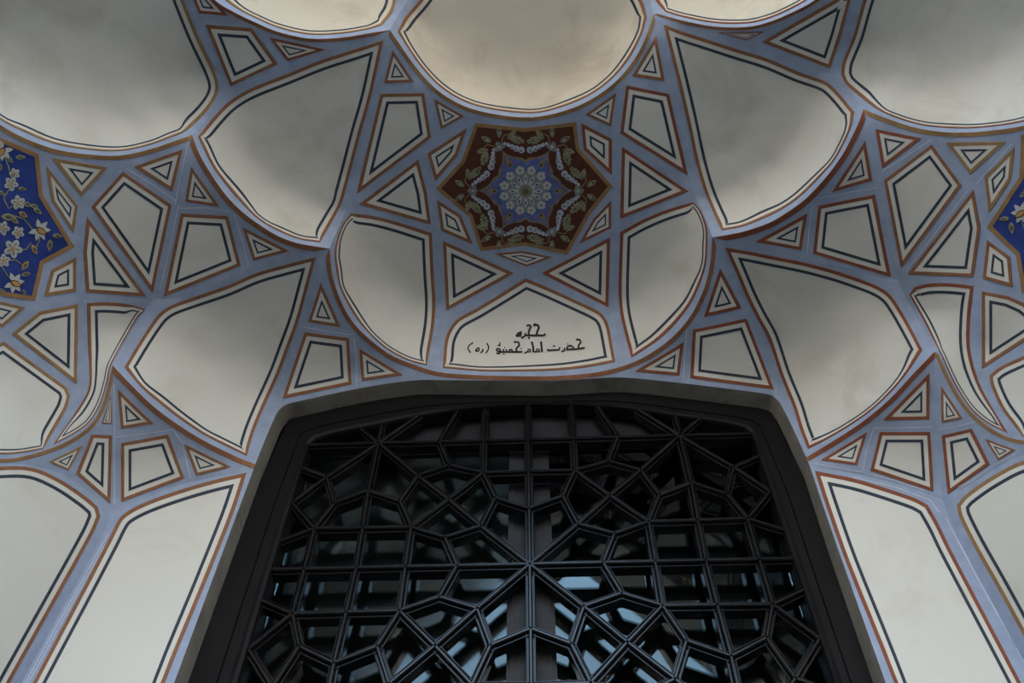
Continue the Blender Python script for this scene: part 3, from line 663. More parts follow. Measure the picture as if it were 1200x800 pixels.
# carry the net on past the traced part: walls down to the floor, vault forward to the front arch
FRONT_Y = -0.2
be = {}
for f, c in zip(T, cell_of):
    for p_, q_ in ((f[0], f[1]), (f[1], f[2]), (f[2], f[0])): be[(p_, q_)] = c
ext = {}
for (p_, q_), c in be.items():
    if (q_, p_) in be: continue
    a_, b_ = P2[p_], P2[q_]; k = names[c]
    if a_[1] > 999 and b_[1] > 999: kind = 'down'
    elif (a_[1] < -159 and b_[1] < -159) or (a_[0] < -159 and b_[0] < -159) or (a_[0] > 1359 and b_[0] > 1359): kind = 'front'
    else: continue
    mb = ext.setdefault(k, MB())
    va, vb = V3[p_], V3[q_]
    if kind == 'down': wa, wb = va * (1, 1, 0), vb * (1, 1, 0)
    else: wa, wb = np.array((va[0], FRONT_Y, va[2])), np.array((vb[0], FRONT_Y, vb[2]))
    mb.add([va, vb, wb, wa], [(1, 0, 3, 2)])
DARKBASE = material('dark_wall_base', (0.20, 0.19, 0.175), 0.7, 0.12, 5.0)  # unseen wall foot, made dark to weaken bounce onto the soffits
for k, mb in ext.items(): mb.build('wall_base' if k in ('WL', 'WR', 'SL', 'SR') else 'vault_front', DARKBASE if k in ('WL', 'WR', 'SL', 'SR') else CREAM, OBJ[k])

# seams scored into the blue bands
def seam(cell, pts, w=0.8):
    mb = MB(); stroke(mb, cell, pts, w, 0.0012)
    if mb.v: mb.build('scored_seam', SEAM, OBJ[cell])
for cell, pts in [('T1R',[(135,512),(170,508),(203,503)]),('T1R',[(203,503),(214,520),(223,560)]),('T1R',[(150,594),(200,576),(245,563),(285,553)]),('T1R',[(134,590),(134.5,540),(134,450)]),
                  ('T1Rr',[(1092,500),(1060,501),(1024,501)]),('T1Rr',[(1024,501),(1016,525),(1011,551)]),('T1Rr',[(1085,575),(1050,563),(1010,553),(955,543)]),
                  ('T1Lr',[(1100,503),(1120,500),(1143,494)]),('T1Lr',[(1112,575),(1140,563),(1166,544),(1190,532)]),
                  ('S2',[(208,244),(240,243),(268,248)]),('S2',[(275,252),(285,285),(291,312)]),('S2',[(209,240),(198,295),(187,340)]),
                  ('S2r',[(1028,220),(1000,224),(960,232)]),('S2r',[(952,240),(948,270),(946,297)]),
                  ('NL',[(206,235),(180,217),(148,197)]),('NL',[(205,240),(214,195),(221,165)]),('NR',[(1034,200),(1060,184),(1092,163)]),('NR',[(1145,214),(1165,192),(1186,168)]),('NR',[(1062,318),(1100,268),(1135,222)]),
                  ('WL',[(127,625),(90,692),(45,772),(10,838)]),('WL',[(122,640),(80,716),(30,806)]),('WR',[(1108,606),(1140,668),(1190,758)]),('WR',[(1122,632),(1160,702),(1200,776)]),('WR',[(1100,600),(1090,586),(1050,571),(1000,559)]),
                  ('S0',[(415,397),(418,425),(418,452)]),('S0',[(805,384),(802,415),(801,446)]),('S0',[(356,383),(385,388),(412,392)]),('S0',[(880,366),(850,374),(815,382)])]:
    seam(cell, pts)

# ------------------------------------------------------------------ lettering on the middle field
INK = material('black_ink_paint', (0.012, 0.012, 0.013), 0.6, 0.1, 30)
def z1(p): return (595 + p[0] / 24.0, 375 + p[1] / 24.0)
def z2(p): return (540 + p[0] / 7.5, 370 + p[1] / 7.5)
LET = [  # (strokes, width) letter by letter, as they stand on the wall
 ([[z1(p) for p in s] for s in ([(1052,385),(1030,435),(980,443),(830,440)], [(825,445),(818,375),(845,300),(878,225),(860,160),(810,140),(735,128)], [(735,120),(750,170)])], 2.5),
 ([[z1(p) for p in s] for s in ([(830,440),(500,440)], [(600,440),(588,355),(615,285),(650,205),(625,155),(545,160)], [(545,145),(560,185)])], 2.5),
 ([[z1(p) for p in s] for s in ([(490,375),(500,425),(460,480),(375,512)],)], 2.3),
 ([[z1(p) for p in s] for s in ([(232,460),(290,385),(382,335),(372,455),(232,462)], [(300,420),(370,400)])], 2.0),
 ([[z1((572,516)), z1((622,516))]], 2.2),
 ([[z2(p) for p in s] for s in ([(1090,284),(1040,293),(985,298)], [(1040,292),(1033,268),(1055,238),(1048,215),(1018,210)], [(1018,206),(1024,218)])], 2.2),
 ([[z2(p) for p in s] for s in ([(990,298),(925,300)], [(930,298),(940,272),(968,264),(990,280),(985,298)])], 2.1),
 ([[z2((936,250)), z2((945,253))]], 1.6),
 ([[z2(p) for p in s] for s in ([(912,285),(912,305),(885,322)],)], 2.0),
 ([[z2(p) for p in s] for s in ([(870,280),(862,303),(800,306),(762,310)], [(770,296),(762,310)])], 2.1),
 ([[z2((808,270)), z2((832,269))]], 1.6),
 ([[z2(p) for p in s] for s in ([(706,233),(714,322)], [(703,238),(712,232)])], 2.5),
 ([[z2(p) for p in s] for s in ([(690,300),(668,296),(664,318),(690,320),(690,300)], [(664,320),(640,321)])], 1.8),
 ([[z2(p) for p in s] for s in ([(624,230),(636,275),(638,322)],)], 2.5),
 ([[z2(p) for p in s] for s in ([(612,300),(592,298),(590,318),(612,320),(612,300)], [(590,318),(558,332)])], 1.8),
 ([[z2(p) for p in s] for s in ([(542,320),(470,322)], [(493,320),(488,292),(515,262),(508,236),(470,232)], [(470,228),(476,240)])], 2.2),
 ([[z2((526,292)), z2((534,294))]], 1.6),
 ([[z2(p) for p in s] for s in ([(470,322),(412,322)], [(455,322),(448,300),(428,302),(424,322)])], 1.9),
 ([[z2(p) for p in s] for s in ([(412,322),(350,322)], [(404,322),(400,298)], [(378,322),(374,296)])], 1.9),
 ([[z2((372,340)), z2((386,341))], [z2((384,284)), z2((392,284))]], 1.6),
 ([[z2(p) for p in s] for s in ([(350,322),(344,296),(322,290),(312,306),(330,316),(348,322),(340,336),(312,332)],)], 1.9),
 ([[z2(p) for p in s] for s in ([(346,236),(340,262)], [(352,266),(322,264)])], 1.5),
 ([[z2(p) for p in s] for s in ([(228,243),(245,272),(242,302),(220,332)],)], 1.5),
 ([[z2(p) for p in s] for s in ([(190,294),(196,312),(174,330)],)], 1.8),
 ([[z2(p) for p in s] for s in ([(128,312),(142,292),(160,284),(158,312),(128,314)],)], 1.7),
 ([[z2(p) for p in s] for s in ([(108,238),(70,266),(62,296),(88,330)],)], 1.5),
]
for strokes, w in LET:
    mb = MB()
    for s_ in strokes: stroke(mb, 'N0', s_, w, 0.0035)
    mb.build('letter', INK, INSCR)

# ------------------------------------------------------------------ painted medallions
REDGROUND = material('oxblood_paint', (0.085, 0.026, 0.016), 0.8, 0.15, 30)
LAPIS = material('lapis_paint', (0.020, 0.042, 0.20), 0.75, 0.25, 14)
PETALBLUE = material('petal_blue_paint', (0.085, 0.135, 0.30), 0.75, 0.35, 40)
VIOLET = material('violet_paint', (0.125, 0.11, 0.30), 0.75, 0.2, 40)
GOLD = material('dull_gold_paint', (0.24, 0.17, 0.085), 0.75, 0.2, 40)
LEAFC = material('olive_leaf_paint', (0.25, 0.235, 0.145), 0.75, 0.25, 50)
LEAFD = material('dark_leaf_paint', (0.085, 0.095, 0.06), 0.75, 0.25, 50)
PALE = material('pale_flower_paint', (0.42, 0.42, 0.40), 0.75, 0.12, 50)
PEARL = material('pearl_paint', (0.40, 0.42, 0.50), 0.75, 0.12, 50)
SHADE = material('grey_petal_paint', (0.20, 0.21, 0.22), 0.75, 0.12, 50)
AMBER = material('amber_paint', (0.42, 0.24, 0.08), 0.75, 0.2, 50)
BARK = material('dark_centre_paint', (0.045, 0.028, 0.018), 0.75, 0.2, 50)

def circ(cx, cy, r, n=9, sy=1.0): return [(cx + r * math.cos(2 * math.pi * k / n), cy + sy * r * math.sin(2 * math.pi * k / n)) for k in range(n)]
def place(shape, cx, cy, ang, s, sy=1.0):
    c_, s__ = math.cos(ang), math.sin(ang)
    return [(cx + s * (x * c_ - y * s__), cy + sy * s * (x * s__ + y * c_)) for x, y in shape]
LEAF = [(-1,0),(-.75,.3),(-.5,.22),(-.35,.55),(-.05,.38),(.1,.62),(.35,.34),(.5,.42),(1,0),(.55,-.35),(.35,-.28),(.1,-.55),(-.1,-.32),(-.4,-.5),(-.52,-.2),(-.8,-.25)]
TEAR = [(-1,0),(-.6,.35),(0,.48),(.5,.3),(1,0),(.5,-.3),(0,-.48),(-.6,-.35)]
OGEE = [(-.95,0),(-.9,.34),(-.62,.58),(-.2,.66),(.2,.5),(.45,.24),(.7,.1),(1,0),(.7,-.1),(.45,-.24),(.2,-.5),(-.2,-.66),(-.62,-.58),(-.9,-.34)]
def one(name, mat, parent, cell, polys, lift, label=None):
    mb = MB()
    for q in polys: decal(mb, cell, q, lift)
    if not mb.v: return None
    o = mb.build(name, mat, parent)
    if label: o['label'] = label
    return o

for s_ in stars:
    par = OBJ[s_['cell']]
    s_['obj'] = region('star_medallion', s_['cell'], s_['body'], REDGROUND if s_['cell'] == 'N0' else LAPIS, par, 0.0012)
    s_['obj']['label'] = 'dark red star medallion painted with a blue and white rosette' if s_['cell'] == 'N0' else 'deep blue star medallion painted with white and gold flowers'
    region('star_border', s_['cell'], s_['border'], OCHRE, s_['obj'], 0.0022)

# red star: six-fold rosette
med = stars[0]['obj']; MX, MY = 616.0, 223.0
def pol(a, r): 
    sy = 0.90 if math.sin(a) > 0 else 0.96
    return MX + r * math.cos(a), MY + sy * r * math.sin(a)
WIDE = [(x, y * 1.38) for x, y in OGEE]
ROUND = [(math.cos(2 * math.pi * k / 10), .74 * math.sin(2 * math.pi * k / 10)) for k in range(10)]
for k in range(6):
    a = math.pi / 3 * k; mid = a + math.pi / 6
    one('petal_edge', GOLD, med, 'N0', [place(WIDE, *pol(a, 32.5), a, 22.5)], 0.0030)
    one('petal', PETALBLUE, med, 'N0', [place(WIDE, *pol(a, 31.5), a, 19.6)], 0.0042)
    one('petal_curl', VIOLET, med, 'N0', [place(TEAR, *pol(a + sg * .16, 39), a + sg * .9, 5.5) for sg in (-1, 1)] + [place(TEAR, *pol(a + sg * .32, 33), a - sg * .5, 5.0) for sg in (-1, 1)], 0.0054)
    one('petal_heart', GOLD, med, 'N0', [place(TEAR, *pol(a, 41), a, 5.5), circ(*pol(a, 36.5), 3.0)], 0.0060)
    one('petal_eye', BARK, med, 'N0', [circ(*pol(a, 36.5), 1.5)], 0.0068)
    one('tip_flower', SHADE, med, 'N0', [circ(*pol(a + d, 61 + e), 3.0) for d, e in ((-.07, 0), (.07, 0), (0, 4.2), (0, -1.5))], 0.0042)
    one('tip_flower_heart', PALE, med, 'N0', [circ(*pol(a, 61.5), 1.6)], 0.0056)
    for sg in (-1, 1):
        one('bead_spray', PEARL, med, 'N0', [circ(*pol(mid + sg * t_, r_), q_) for t_, r_, q_ in ((.10, 50, 3.9), (.21, 52.5, 3.6), (.29, 56, 2.9), (.35, 59.5, 2.3), (.40, 62.5, 1.7))], 0.0044)
        one('bead_shadow', SHADE, med, 'N0', [circ(*pol(mid + sg * (t_ + .015), r_ - .6), q_) for t_, r_, q_ in ((.10, 50, 1.8), (.21, 52.5, 1.6), (.29, 56, 1.3))], 0.0058)
        la = mid + sg * 1.35
        one('leaf', LEAFC, med, 'N0', [place(LEAF, *pol(mid + sg * .165, 62.5), la, 9.2)], 0.0036)
        one('leaf_vein', LEAFD, med, 'N0', [place([(-1, .07), (1, 0), (-1, -.07), (-1.05, 0)], *pol(mid + sg * .165, 62.5), la, 7.6), place([(-.5, .06), (.3, .42), (-.3, .0)], *pol(mid + sg * .165, 62.5), la, 7.4), place([(-.5, -.06), (.3, -.4), (-.3, 0)], *pol(mid + sg * .165, 62.5), la, 7.4)], 0.0050)
        one('bud', LEAFC, med, 'N0', [place(TEAR, *pol(a + sg * .115, 78), a + sg * .55, 6.6)], 0.0036)
        one('bud_heart', LEAFD, med, 'N0', [place(TEAR, *pol(a + sg * .115, 78), a + sg * .55, 4.3)], 0.0050)
        one('bud_pip', PALE, med, 'N0', [place(TEAR, *pol(a + sg * .11, 77), a + sg * .55, 2.0)], 0.0060)
        one('leaf', LEAFC, med, 'N0', [place(LEAF, *pol(a + sg * .29, 70), a + sg * 1.25, 7.0)], 0.0034)
        one('leaf_vein', LEAFD, med, 'N0', [place([(-1, .08), (1, 0), (-1, -.08), (-1.05, 0)], *pol(a + sg * .29, 70), a + sg * 1.25, 5.6)], 0.0050)
    mb = MB()
    for sg in (-1, 1): stroke(mb, 'N0', [pol(a + sg * t_, r_) for t_, r_ in ((.03, 58), (.08, 66), (.15, 72), (.24, 72), (.34, 66))], 1.3, 0.0034)
    mb.build('vine', GOLD, med)
one('rosette', SHADE, med, 'N0', [circ(MX, MY, 25.5, 24, .94)], 0.0062)
for k in range(12):
    a = math.pi / 6 * (k + .5)
    one('rosette_flower', PALE, med, 'N0', [circ(*pol(a + dx, 26 + dy), 2.3, 7) for dx, dy in ((0, 3.2), (.115, 0.8), (-.115, 0.8), (.075, -2.8), (-.075, -2.8))], 0.0074)
    one('flower_eye', BARK, med, 'N0', [circ(*pol(a, 26), 1.1, 6)], 0.0082)
    one('rosette_petal', PEARL, med, 'N0', [place(TEAR, *pol(math.pi / 6 * k, 15.5), math.pi / 6 * k, 5.2)], 0.0074)
    one('petal_stroke', LEAFD, med, 'N0', [place(TEAR, *pol(math.pi / 6 * k, 15.5), math.pi / 6 * k, 2.4)], 0.0082)
one('rosette_ring', PALE, med, 'N0', [circ(*pol(math.pi / 6 * k, 9.6), 2.0, 7) for k in range(12)], 0.0078)
one('rosette_collar', SHADE, med, 'N0', [circ(MX, MY, 8.2, 16)], 0.0084)
one('rosette_eye', GOLD, med, 'N0', [circ(MX, MY, 6.2, 14)], 0.0090)
one('rosette_pupil', LEAFD, med, 'N0', [circ(MX, MY, 3.8, 12)], 0.0096)

# blue stars: scattered flowers
def flower(cell, par, x, y, s, ang, petals=5, heart=AMBER):
    one('flower', PALE, par, cell, [place(ROUND, x + .58 * s * math.cos(ang + 2 * math.pi * k / petals), y + .58 * s * math.sin(ang + 2 * math.pi * k / petals), ang + 2 * math.pi * k / petals, s * .50) for k in range(petals)], 0.0036)
    one('petal_shade', SHADE, par, cell, [place(TEAR, x + .55 * s * math.cos(ang + 2 * math.pi * k / petals), y + .55 * s * math.sin(ang + 2 * math.pi * k / petals), ang + 2 * math.pi * k / petals, s * .28) for k in range(petals)], 0.0048)
    one('flower_heart', heart, par, cell, [circ(x, y, s * .26, 8)], 0.0056)
def lily(cell, par, x, y, s, ang):
    one('lily_petals', PALE, par, cell, [place(TEAR, x + .7 * s * math.cos(ang + d), y + .7 * s * math.sin(ang + d), ang + d, s * .62) for d in (-2.3, -1.35, -.55, .55, 1.35, 2.3)], 0.0036)
    one('lily_shade', BARK, par, cell, [place(TEAR, x + .25 * s * math.cos(ang), y + .25 * s * math.sin(ang), ang, s * .82)], 0.0048)
    one('lily_heart', AMBER, par, cell, [place(TEAR, x + .25 * s * math.cos(ang), y + .25 * s * math.sin(ang), ang, s * .6)], 0.0058)
def sprig(cell, par, x, y, s, ang, mat=LEAFC):
    one('leaf', mat, par, cell, [place(TEAR, x, y, ang, s)], 0.0036)
    one('leaf_vein', LEAFD, par, cell, [place(TEAR, x, y, ang, s * .55)], 0.0048)
def blue_star(cell, par, mp, sgn):
    ag = lambda t_: t_ if sgn > 0 else math.pi - t_
    for x, y, s, a in ((3, 176, 9.5, 2.2), (46, 269, 10, .55), (16, 331, 9.5, .4)): lily(cell, par, *mp(x, y), s, ag(a))
    for x, y, s, a in ((15, 291, 10.5, .2), (21, 272, 7, .5), (3, 267, 8, .1), (4, 305, 7.5, .9), (17, 203, 6, .6), (13, 215, 8, .2), (21, 237, 8, .8), (-12, 240, 9, .3), (-20, 285, 9, .5), (-25, 200, 8, .2), (-40, 250, 9, 0), (-30, 320, 8, .4)): flower(cell, par, *mp(x, y), s, ag(a))
    for x, y, s, a in ((32, 239, 6, .35), (40, 241, 5, .2), (24, 184, 6, 0), (12, 187, 5, .8), (26, 221, 5, .1), (44, 247, 6, .6), (27, 251, 6, .5), (10, 254, 9, .1), (17, 258, 6, .6), (2, 226, 5, .6), (58, 287, 7, 1.7), (67, 276, 6, .1), (40, 292, 6.5, 1.1), (29, 311, 6.5, 2.2), (30, 321, 5.5, -.2), (28, 342, 4, 1.2), (2, 340, 4, .3), (0, 195, 5, 1.2)):
        sprig(cell, par, *mp(x, y), s, ag(a), AMBER if (x, y) in ((40, 292), (29, 311), (27, 251)) else LEAFC)
    mb = MB()
    for pts in ([(3, 176), (10, 195), (14, 212)], [(14, 216), (4, 232), (10, 244), (20, 238), (34, 240)], [(8, 250), (28, 256), (36, 266), (46, 280), (42, 290)], [(15, 291), (30, 292), (36, 284)], [(4, 305), (18, 304), (28, 312)], [(16, 331), (8, 322), (2, 312)]):
        stroke(mb, cell, [mp(*q) for q in pts], 1.2, 0.0032)
    if mb.v: mb.build('vine', LEAFC, par)
blue_star('NL', stars[1]['obj'], lambda x, y: (x, y), 1)
blue_star('NR', stars[2]['obj'], lambda x, y: (1244 - x, y - 20), -1)

# ------------------------------------------------------------------ door: arched frame, lattice, glazed leaves behind it
WOOD = material('dark_stained_wood', (0.006, 0.0054, 0.0058), 0.5, 0.3, 12, spec=0.13, bump=0.12, bscale=50)
BARW = material('dark_lattice_wood', (0.007, 0.0063, 0.007), 0.24, 0.3, 20, spec=0.42, bump=0.05, bscale=60)
LEAFW = material('inner_door_wood', (0.014, 0.014, 0.018), 0.5, 0.3, 10, spec=0.25, bump=0.1, bscale=40)
LAT_Y = 2.075
door = bpy.data.objects.new('door_1', None); COL.objects.link(door); door.location = (0, 0, 0)
prop(door, 'dark wooden arched lattice door with star pattern and glazed leaves behind', 'door', None, 'structure')
def xz(p, Y=LAT_Y):
    q = on_wall(np.array(p, float), Y); return float(q[0]), float(q[2])
XC = 0.5 * (xz((620, 514))[0] + xz((619.8, 662.3))[0]); ZQ = xz((619.8, 662.3))[1]
# reveal of bare plaster
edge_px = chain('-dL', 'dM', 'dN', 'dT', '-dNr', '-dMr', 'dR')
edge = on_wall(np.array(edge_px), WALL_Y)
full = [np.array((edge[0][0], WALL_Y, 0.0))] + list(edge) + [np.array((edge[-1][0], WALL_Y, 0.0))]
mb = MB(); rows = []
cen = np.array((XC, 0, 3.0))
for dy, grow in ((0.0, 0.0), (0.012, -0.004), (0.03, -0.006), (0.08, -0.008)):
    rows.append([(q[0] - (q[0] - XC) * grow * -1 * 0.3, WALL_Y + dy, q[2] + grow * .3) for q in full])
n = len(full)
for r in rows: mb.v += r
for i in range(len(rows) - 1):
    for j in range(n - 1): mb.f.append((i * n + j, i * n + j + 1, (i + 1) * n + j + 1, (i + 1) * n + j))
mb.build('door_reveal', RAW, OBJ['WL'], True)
# frame
ir = [xz(p) for p in [(669,476),(700.6,477),(730,480),(752,482.5),(791.6,489),(817.6,492.5),(845,496.5),(868,501),(880,506)]]
inner_r = [(x, z) for x, z in ir]
jamb = [xz(p) for p in [(881.5,511),(904,577.5),(918,621),(930.5,657),(955,751)]]
jx = float(np.mean([q[0] for q in jamb])); inner_r = [(min(x, jx), z) for x, z in inner_r] + [(jx, jamb[0][1])]
ztop = xz((620, 475.5))[1]
inner = [(2 * XC - jx, 0.05)] + [(2 * XC - x, z) for x, z in inner_r[::-1]] + [(XC, ztop)] + inner_r + [(jx, 0.05)]
def resample_n(pts, n):
    P = np.array(pts, float); d = np.concatenate([[0], np.cumsum(np.linalg.norm(np.diff(P, axis=0), axis=1))])
    t = np.linspace(0, d[-1], n); return np.stack([np.interp(t, d, P[:, k]) for k in range(P.shape[1])], 1)
ex = [(float(q[0]), float(q[2])) for q in full]
ex[0] = (ex[0][0], 0.05); ex[-1] = (ex[-1][0], 0.05)
ic1 = int(np.argmin([abs(q[0] + 0) + 10 * abs(math.dist(q, xz((333, 475), WALL_Y))) for q in ex])); ic2 = int(np.argmin([math.dist(q, xz((908, 466), WALL_Y)) for q in ex]))
ic1 = int(np.argmin([math.dist(q, xz((333, 475), WALL_Y)) for q in ex]))
jc1 = 1; jc2 = len(inner) - 2
po = np.vstack([resample_n(ex[:ic1 + 1], 12), resample_n(ex[ic1:ic2 + 1], 40)[1:], resample_n(ex[ic2:], 12)[1:]])
pi = np.vstack([resample_n(inner[:jc1 + 1], 12), resample_n(inner[jc1:jc2 + 1], 40)[1:], resample_n(inner[jc2:], 12)[1:]])
def frame_piece(name, i0, i1, fr):
    mb = MB(); prof = [(0.0, 0.05), (0.0, 0.0), (0.55, 0.0), (0.57, 0.006), (0.60, 0.006), (0.62, 0.0), (0.80, 0.0), (0.82, -0.010), (0.90, -0.012), (0.97, -0.006), (1.0, 0.004), (1.0, 0.05)]
    m = len(prof); L_ = list(range(i0, i1 + 1))
    for i in L_:
        for t_, dy in prof:
            q = po[i] * (1 - t_) + pi[i] * t_; mb.v.append((q[0], fr + dy, q[1]))
    for a_ in range(len(L_) - 1):
        for b_ in range(m - 1): mb.f.append((a_ * m + b_, a_ * m + b_ + 1, (a_ + 1) * m + b_ + 1, (a_ + 1) * m + b_))
    return mb.build(name, WOOD, door)
frame_piece('frame_jamb', 0, 11, WALL_Y + 0.073); frame_piece('frame_head', 11, 50, WALL_Y + 0.073); frame_piece('frame_jamb', 50, 61, WALL_Y + 0.073)

ND = {k: xz(p) for k, p in dict(c0=(620,477),c1=(620,514),c2=(620,552.7),a0=(669,477.5),a1=(671.4,514),d1=(700.6,478),b1=(724,512.7),d2=(752,483.6),v2=(791.6,490),w2=(817.6,493),N1=(796.3,511.6),
  e1=(882,510.7),N3=(673.5,552.2),N4=(713,541.4),N5=(750.5,552),N6=(714.6,581.6),N7=(772.7,580.7),N8=(659.5,582.5),N9=(620,597),N10=(677,615),N11=(760,612.4),N2=(809.8,566.8),M1=(859.6,548.4),
  f1=(890,536),f2=(903.6,577),N19=(852,580),N17=(817.6,610.8),N18=(876,609),f3=(917.4,621.5),Q=(619.8,662.3),N12=(720,626.4),N13=(706.8,661.6),N14=(768,661.2),N15=(827.3,659.6),N16=(890,658),f4=(930.5,657)).items()}
for k in ('c0', 'c1', 'c2', 'N9', 'Q'): ND[k] = (XC, ND[k][1])
for k in ('Q', 'N13', 'N14', 'N15', 'N16', 'f4'): ND[k] = (ND[k][0], ZQ)
zr1 = np.mean([ND[k][1] for k in ('c1', 'a1', 'b1', 'N1', 'e1')])
for k in ('c1', 'a1', 'b1', 'N1', 'e1'): ND[k] = (ND[k][0], float(zr1))
for k in ('f1', 'f2', 'f3', 'f4', 'e1'): ND[k] = (jx, ND[k][1])
ED = ('c0-c1 a0-a1 d1-b1 d2-N1 v2-N1 w2-N1 c1-a1 a1-b1 b1-N1 N1-e1 c1-c2 a1-N3 c2-N3 b1-N4 N3-N4 N4-N5 N5-N1 N3-N6 N5-N6 N5-N7 N3-N8 N8-N9 c2-N9 N8-N10 N6-N10 N6-N11 N7-N11 N7-N2 '
      'N1-N2 N1-M1 M1-f1 M1-f2 M1-N19 N2-N19 N2-N17 N19-N18 N18-f2 N18-f3 N11-N17 N17-N18 N9-Q N10-Q N10-N12 N12-N11 N12-N13 Q-N13 N13-N14 N14-N15 N15-N16 N16-f4 N11-N14 N17-N15 N18-N16').split()
segs = set()
TOPS = {'c0', 'a0', 'd1', 'd2', 'v2', 'w2'}
for e in ED:
    p_, q_ = e.split('-')
    for mx in (0, 1):
        for mz in (0, 1):
            if mz and p_ in TOPS: continue
            pt = []
            for k in (p_, q_):
                x, z_ = ND[k]; pt.append((round(2 * XC - x if mx else x, 4), round(2 * ZQ - z_ if mz else z_, 4)))
            segs.add(tuple(sorted(pt)))
BARP = [(-.0150, .042), (-.0150, .003), (-.0132, .000), (-.0116, .000), (-.0102, .007), (-.0072, .007), (-.0055, -.006), (-.0026, -.010), (.0026, -.010), (.0055, -.006), (.0072, .007), (.0102, .007), (.0116, .000), (.0132, .000), (.0150, .003), (.0150, .042)]
for p_, q_ in sorted(segs):
    p_ = np.array(p_); q_ = np.array(q_); d = (q_ - p_) / np.linalg.norm(q_ - p_); w = np.array((-d[1], d[0]))
    up_p, up_q = (.035 if e[1] > zr1 + .03 else .004 for e in (p_, q_))
    p_ = p_ - d * up_p; q_ = q_ + d * up_q
    mb = MB(); m = len(BARP)
    for e in (p_, q_):
        for o_, dy in BARP: mb.v.append((e[0] + w[0] * o_, LAT_Y + dy, e[1] + w[1] * o_))
    mb.f += [(i, i + 1, m + i + 1, m + i) for i in range(m - 1)] + [tuple(range(m)), tuple(range(m, 2 * m))[::-1], (m - 1, 0, m, 2 * m - 1)]
    mb.build('lattice_bar', BARW, door)
zb = 2 * ZQ - zr1
mb = MB(); mb.box(2 * XC - jx, jx, LAT_Y - .012, LAT_Y + .05, zb - .09, zb - .0); mb.build('lock_rail', WOOD, door)
for sx in (-1, 1):
    x0, x1 = sorted((XC + sx * .01, XC + sx * (jx - XC)))
    mb = MB(); mb.box(x0, x1, LAT_Y, LAT_Y + .05, 0.02, zb - .09)
    mb.box(x0 + .10, x1 - .10, LAT_Y - .012, LAT_Y, 0.25, zb - .25); mb.build('lower_panel', WOOD, door)

# glazed leaves
GL_Y = LAT_Y + 0.085
def glass(name, rough, tint):
    m = bpy.data.materials.new(name); m.use_nodes = True; n_ = m.node_tree.nodes; l_ = m.node_tree.links
    n_.remove(n_['Principled BSDF'])
    gl = n_.new('ShaderNodeBsdfGlossy'); gl.inputs['Color'].default_value = (.95, 1, 1, 1)
    tc = n_.new('ShaderNodeTexCoord'); nz = n_.new('ShaderNodeTexNoise'); nz.inputs['Scale'].default_value = 9; nz.inputs['Detail'].default_value = 6
    l_.new(tc.outputs['Object'], nz.inputs['Vector'])
    mr = n_.new('ShaderNodeMapRange'); mr.inputs['To Min'].default_value = rough * .5; mr.inputs['To Max'].default_value = rough * 1.5
    l_.new(nz.outputs['Fac'], mr.inputs['Value']); l_.new(mr.outputs['Result'], gl.inputs['Roughness'])
    tr = n_.new('ShaderNodeBsdfTransparent'); tr.inputs['Color'].default_value = tint
    fr = n_.new('ShaderNodeFresnel'); fr.inputs['IOR'].default_value = 1.52
    mx = n_.new('ShaderNodeMixShader'); l_.new(fr.outputs['Fac'], mx.inputs['Fac']); l_.new(tr.outputs['BSDF'], mx.inputs[1]); l_.new(gl.outputs['BSDF'], mx.inputs[2])
    l_.new(mx.outputs['Shader'], n_['Material Output'].inputs['Surface'])
    return m
GLASS_L = glass('dusty_glass', 0.13, (.5, .55, .55, 1)); GLASS_R = glass('clean_glass', 0.03, (.5, .55, .55, 1))
zg1 = xz((620, 529), GL_Y)[1]; xs = xz((647, 640), GL_Y)[0] - XC
for sx, gm in ((-1, GLASS_L), (1, GLASS_R)):
    leaf = bpy.data.objects.new('glazed_leaf', None); COL.objects.link(leaf); leaf.parent = door
    xa, xb = sorted((XC + sx * xs, XC + sx * (jx - XC + .01)))
    st = MB(); x0, x1 = sorted((XC + sx * .002, XC + sx * xs)); st.box(x0, x1, GL_Y - .018, GL_Y + .03, .1, ztop + .02); st.box(*sorted((XC + sx * (xs - .012), XC + sx * (xs - .02))), GL_Y - .024, GL_Y - .018, .1, ztop); st.build('meeting_stile', LEAFW, leaf)
    st = MB(); st.box(xa, xb, GL_Y - .015, GL_Y + .03, zg1, ztop + .05); st.build('top_rail', LEAFW, leaf)
    st = MB(); st.box(xa, xb, GL_Y - .015, GL_Y + .03, zb - .1, zb + .02); st.build('bottom_rail', LEAFW, leaf)
    st = MB(); st.box(xa, xb, GL_Y + .004, GL_Y + .009, zb, zg1); st.build('glass_pane', gm, leaf)
# ------------------------------------------------------------------ the rest of the porch and the court behind the viewer
STONE = material('court_stone', (0.064, 0.061, 0.057), 0.8, 0.12, 1.5)  # unseen paving coloured dark, so less light comes back up to the vault
BRICK = material('plain_brick_plaster', (0.46, 0.38, 0.29), 0.9, 0.1, 3.0)
DARKR = material('dark_shell', (0.05, 0.05, 0.05), 0.9, 0.1, 3.0)
mb = MB(); mb.box(-90, 90, -120, 6, -0.2, 0.0); prop(mb.build('floor', STONE), 'unseen dark stone paving of the porch and court', 'floor', None, 'structure')
XS = 1.95
mb = MB(); mb.box(-XS - .4, -XS, FRONT_Y - .15, 5.0, 0, 6.2); mb.box(XS, XS + .4, FRONT_Y - .15, 5.0, 0, 6.2); mb.box(-XS - .4, XS + .4, FRONT_Y - .15, 5.0, 6.2, 6.5); mb.box(-XS, XS, 4.7, 5.0, 0, 6.2)  # closed dark box added out of view so no light leaks in
prop(mb.build('wall_light_shell', DARKR), 'unseen dark shell added around the porch to stop light leaks', 'wall', None, 'structure')
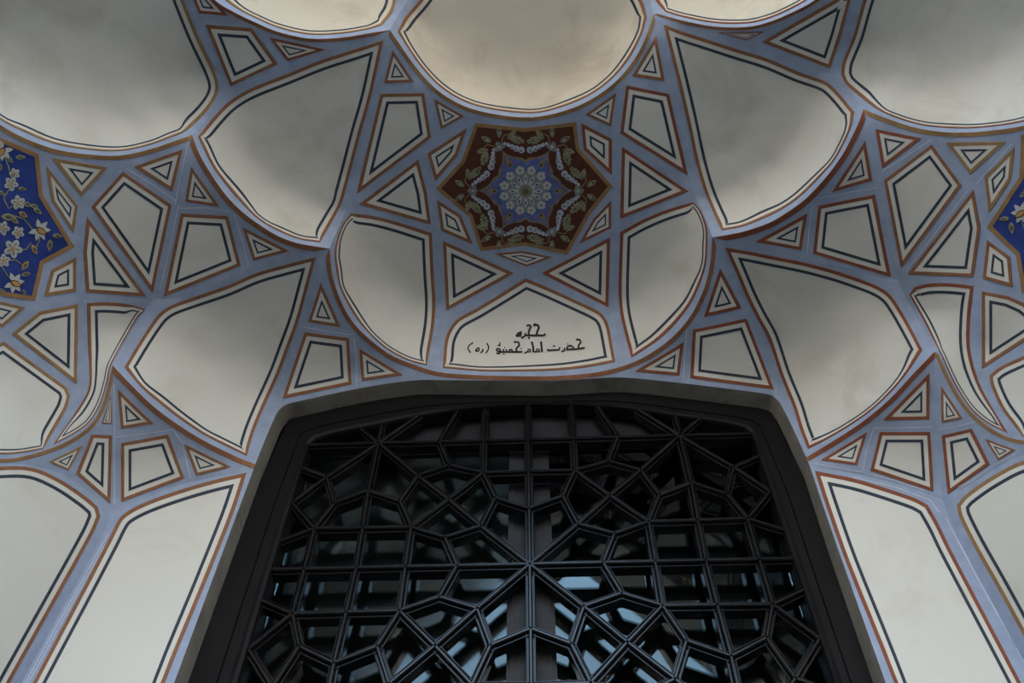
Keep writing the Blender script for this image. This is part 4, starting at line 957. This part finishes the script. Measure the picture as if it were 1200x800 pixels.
# front arch
arc = [(-1.52, 3.6), (-1.50, 3.85), (-1.45, 4.08), (-1.36, 4.31), (-1.24, 4.56), (-1.0, 4.75), (-.84, 4.88), (-.6, 5.02), (-.38, 5.12), (-.18, 5.21), (0, 5.3)]
arch = [(-1.52, 0.0)] + arc + [(-x, z_) for x, z_ in arc[::-1][1:]] + [(1.52, 0.0)]
mb = MB(); m = len(arch)
top = [(max(-XS - .4, min(XS + .4, x * 1.8)), 6.2) if 0 < i < m - 1 else (math.copysign(XS + .4, x), 0.0) for i, (x, z_) in enumerate(arch)]
top[1] = (-XS - .4, 3.0); top[-2] = (XS + .4, 3.0); top[2] = (-XS - .4, 6.2); top[-3] = (XS + .4, 6.2)
for Y in (FRONT_Y, FRONT_Y - .15):
    mb.v += [(x, Y, z_) for x, z_ in arch] + [(x, Y, z_) for x, z_ in top]
for i in range(m - 1):
    mb.f += [(i, i + 1, m + i + 1, m + i), (2 * m + i + 1, 2 * m + i, 3 * m + i, 3 * m + i + 1), (i + 1, i, 2 * m + i, 2 * m + i + 1)]
prop(mb.build('wall_front', BRICK), 'front arch of the porch opening on the court', 'wall', None, 'structure')

# unseen range added across the court: throws low sunlight onto the rims
FACADE = material('bounce_brick', (0.44, 0.42, 0.39), 0.9, 0.15, 1.2)
ARCADE_SHADE = material('painted_arcade_shade', (0.05, 0.045, 0.04), 0.9, 0.15, 1.2)  # added arcade: shade given as dark colour, keeps the soffits dim
fac = MB(); fac.box(-34, 34, -17.0, -16.0, 4.2, 10.5)
for i in range(-8, 9):
    fac.box(i * 4.2 - .3, i * 4.2 + .3, -16.6, -16.0, 0, 4.2)
    fac.box(i * 4.2 - .4, i * 4.2 + .4, -15.9, -16.0, 4.2, 10.2)
    fac.box(i * 4.2 + 1.0, i * 4.2 + 3.2, -15.94, -16.0, 5.6, 5.7); fac.box(i * 4.2 + 1.0, i * 4.2 + 3.2, -15.94, -16.0, 8.6, 8.75)
prop(fac.build('wall_court_bounce', FACADE), 'unseen brick range added across the court to light the vault', 'wall', None, 'structure')
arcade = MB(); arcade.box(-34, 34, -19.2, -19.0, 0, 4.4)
prop(arcade.build('wall_dark_backing', ARCADE_SHADE), 'unseen dark wall added behind the court piers, shade in its colour', 'wall', None, 'structure')
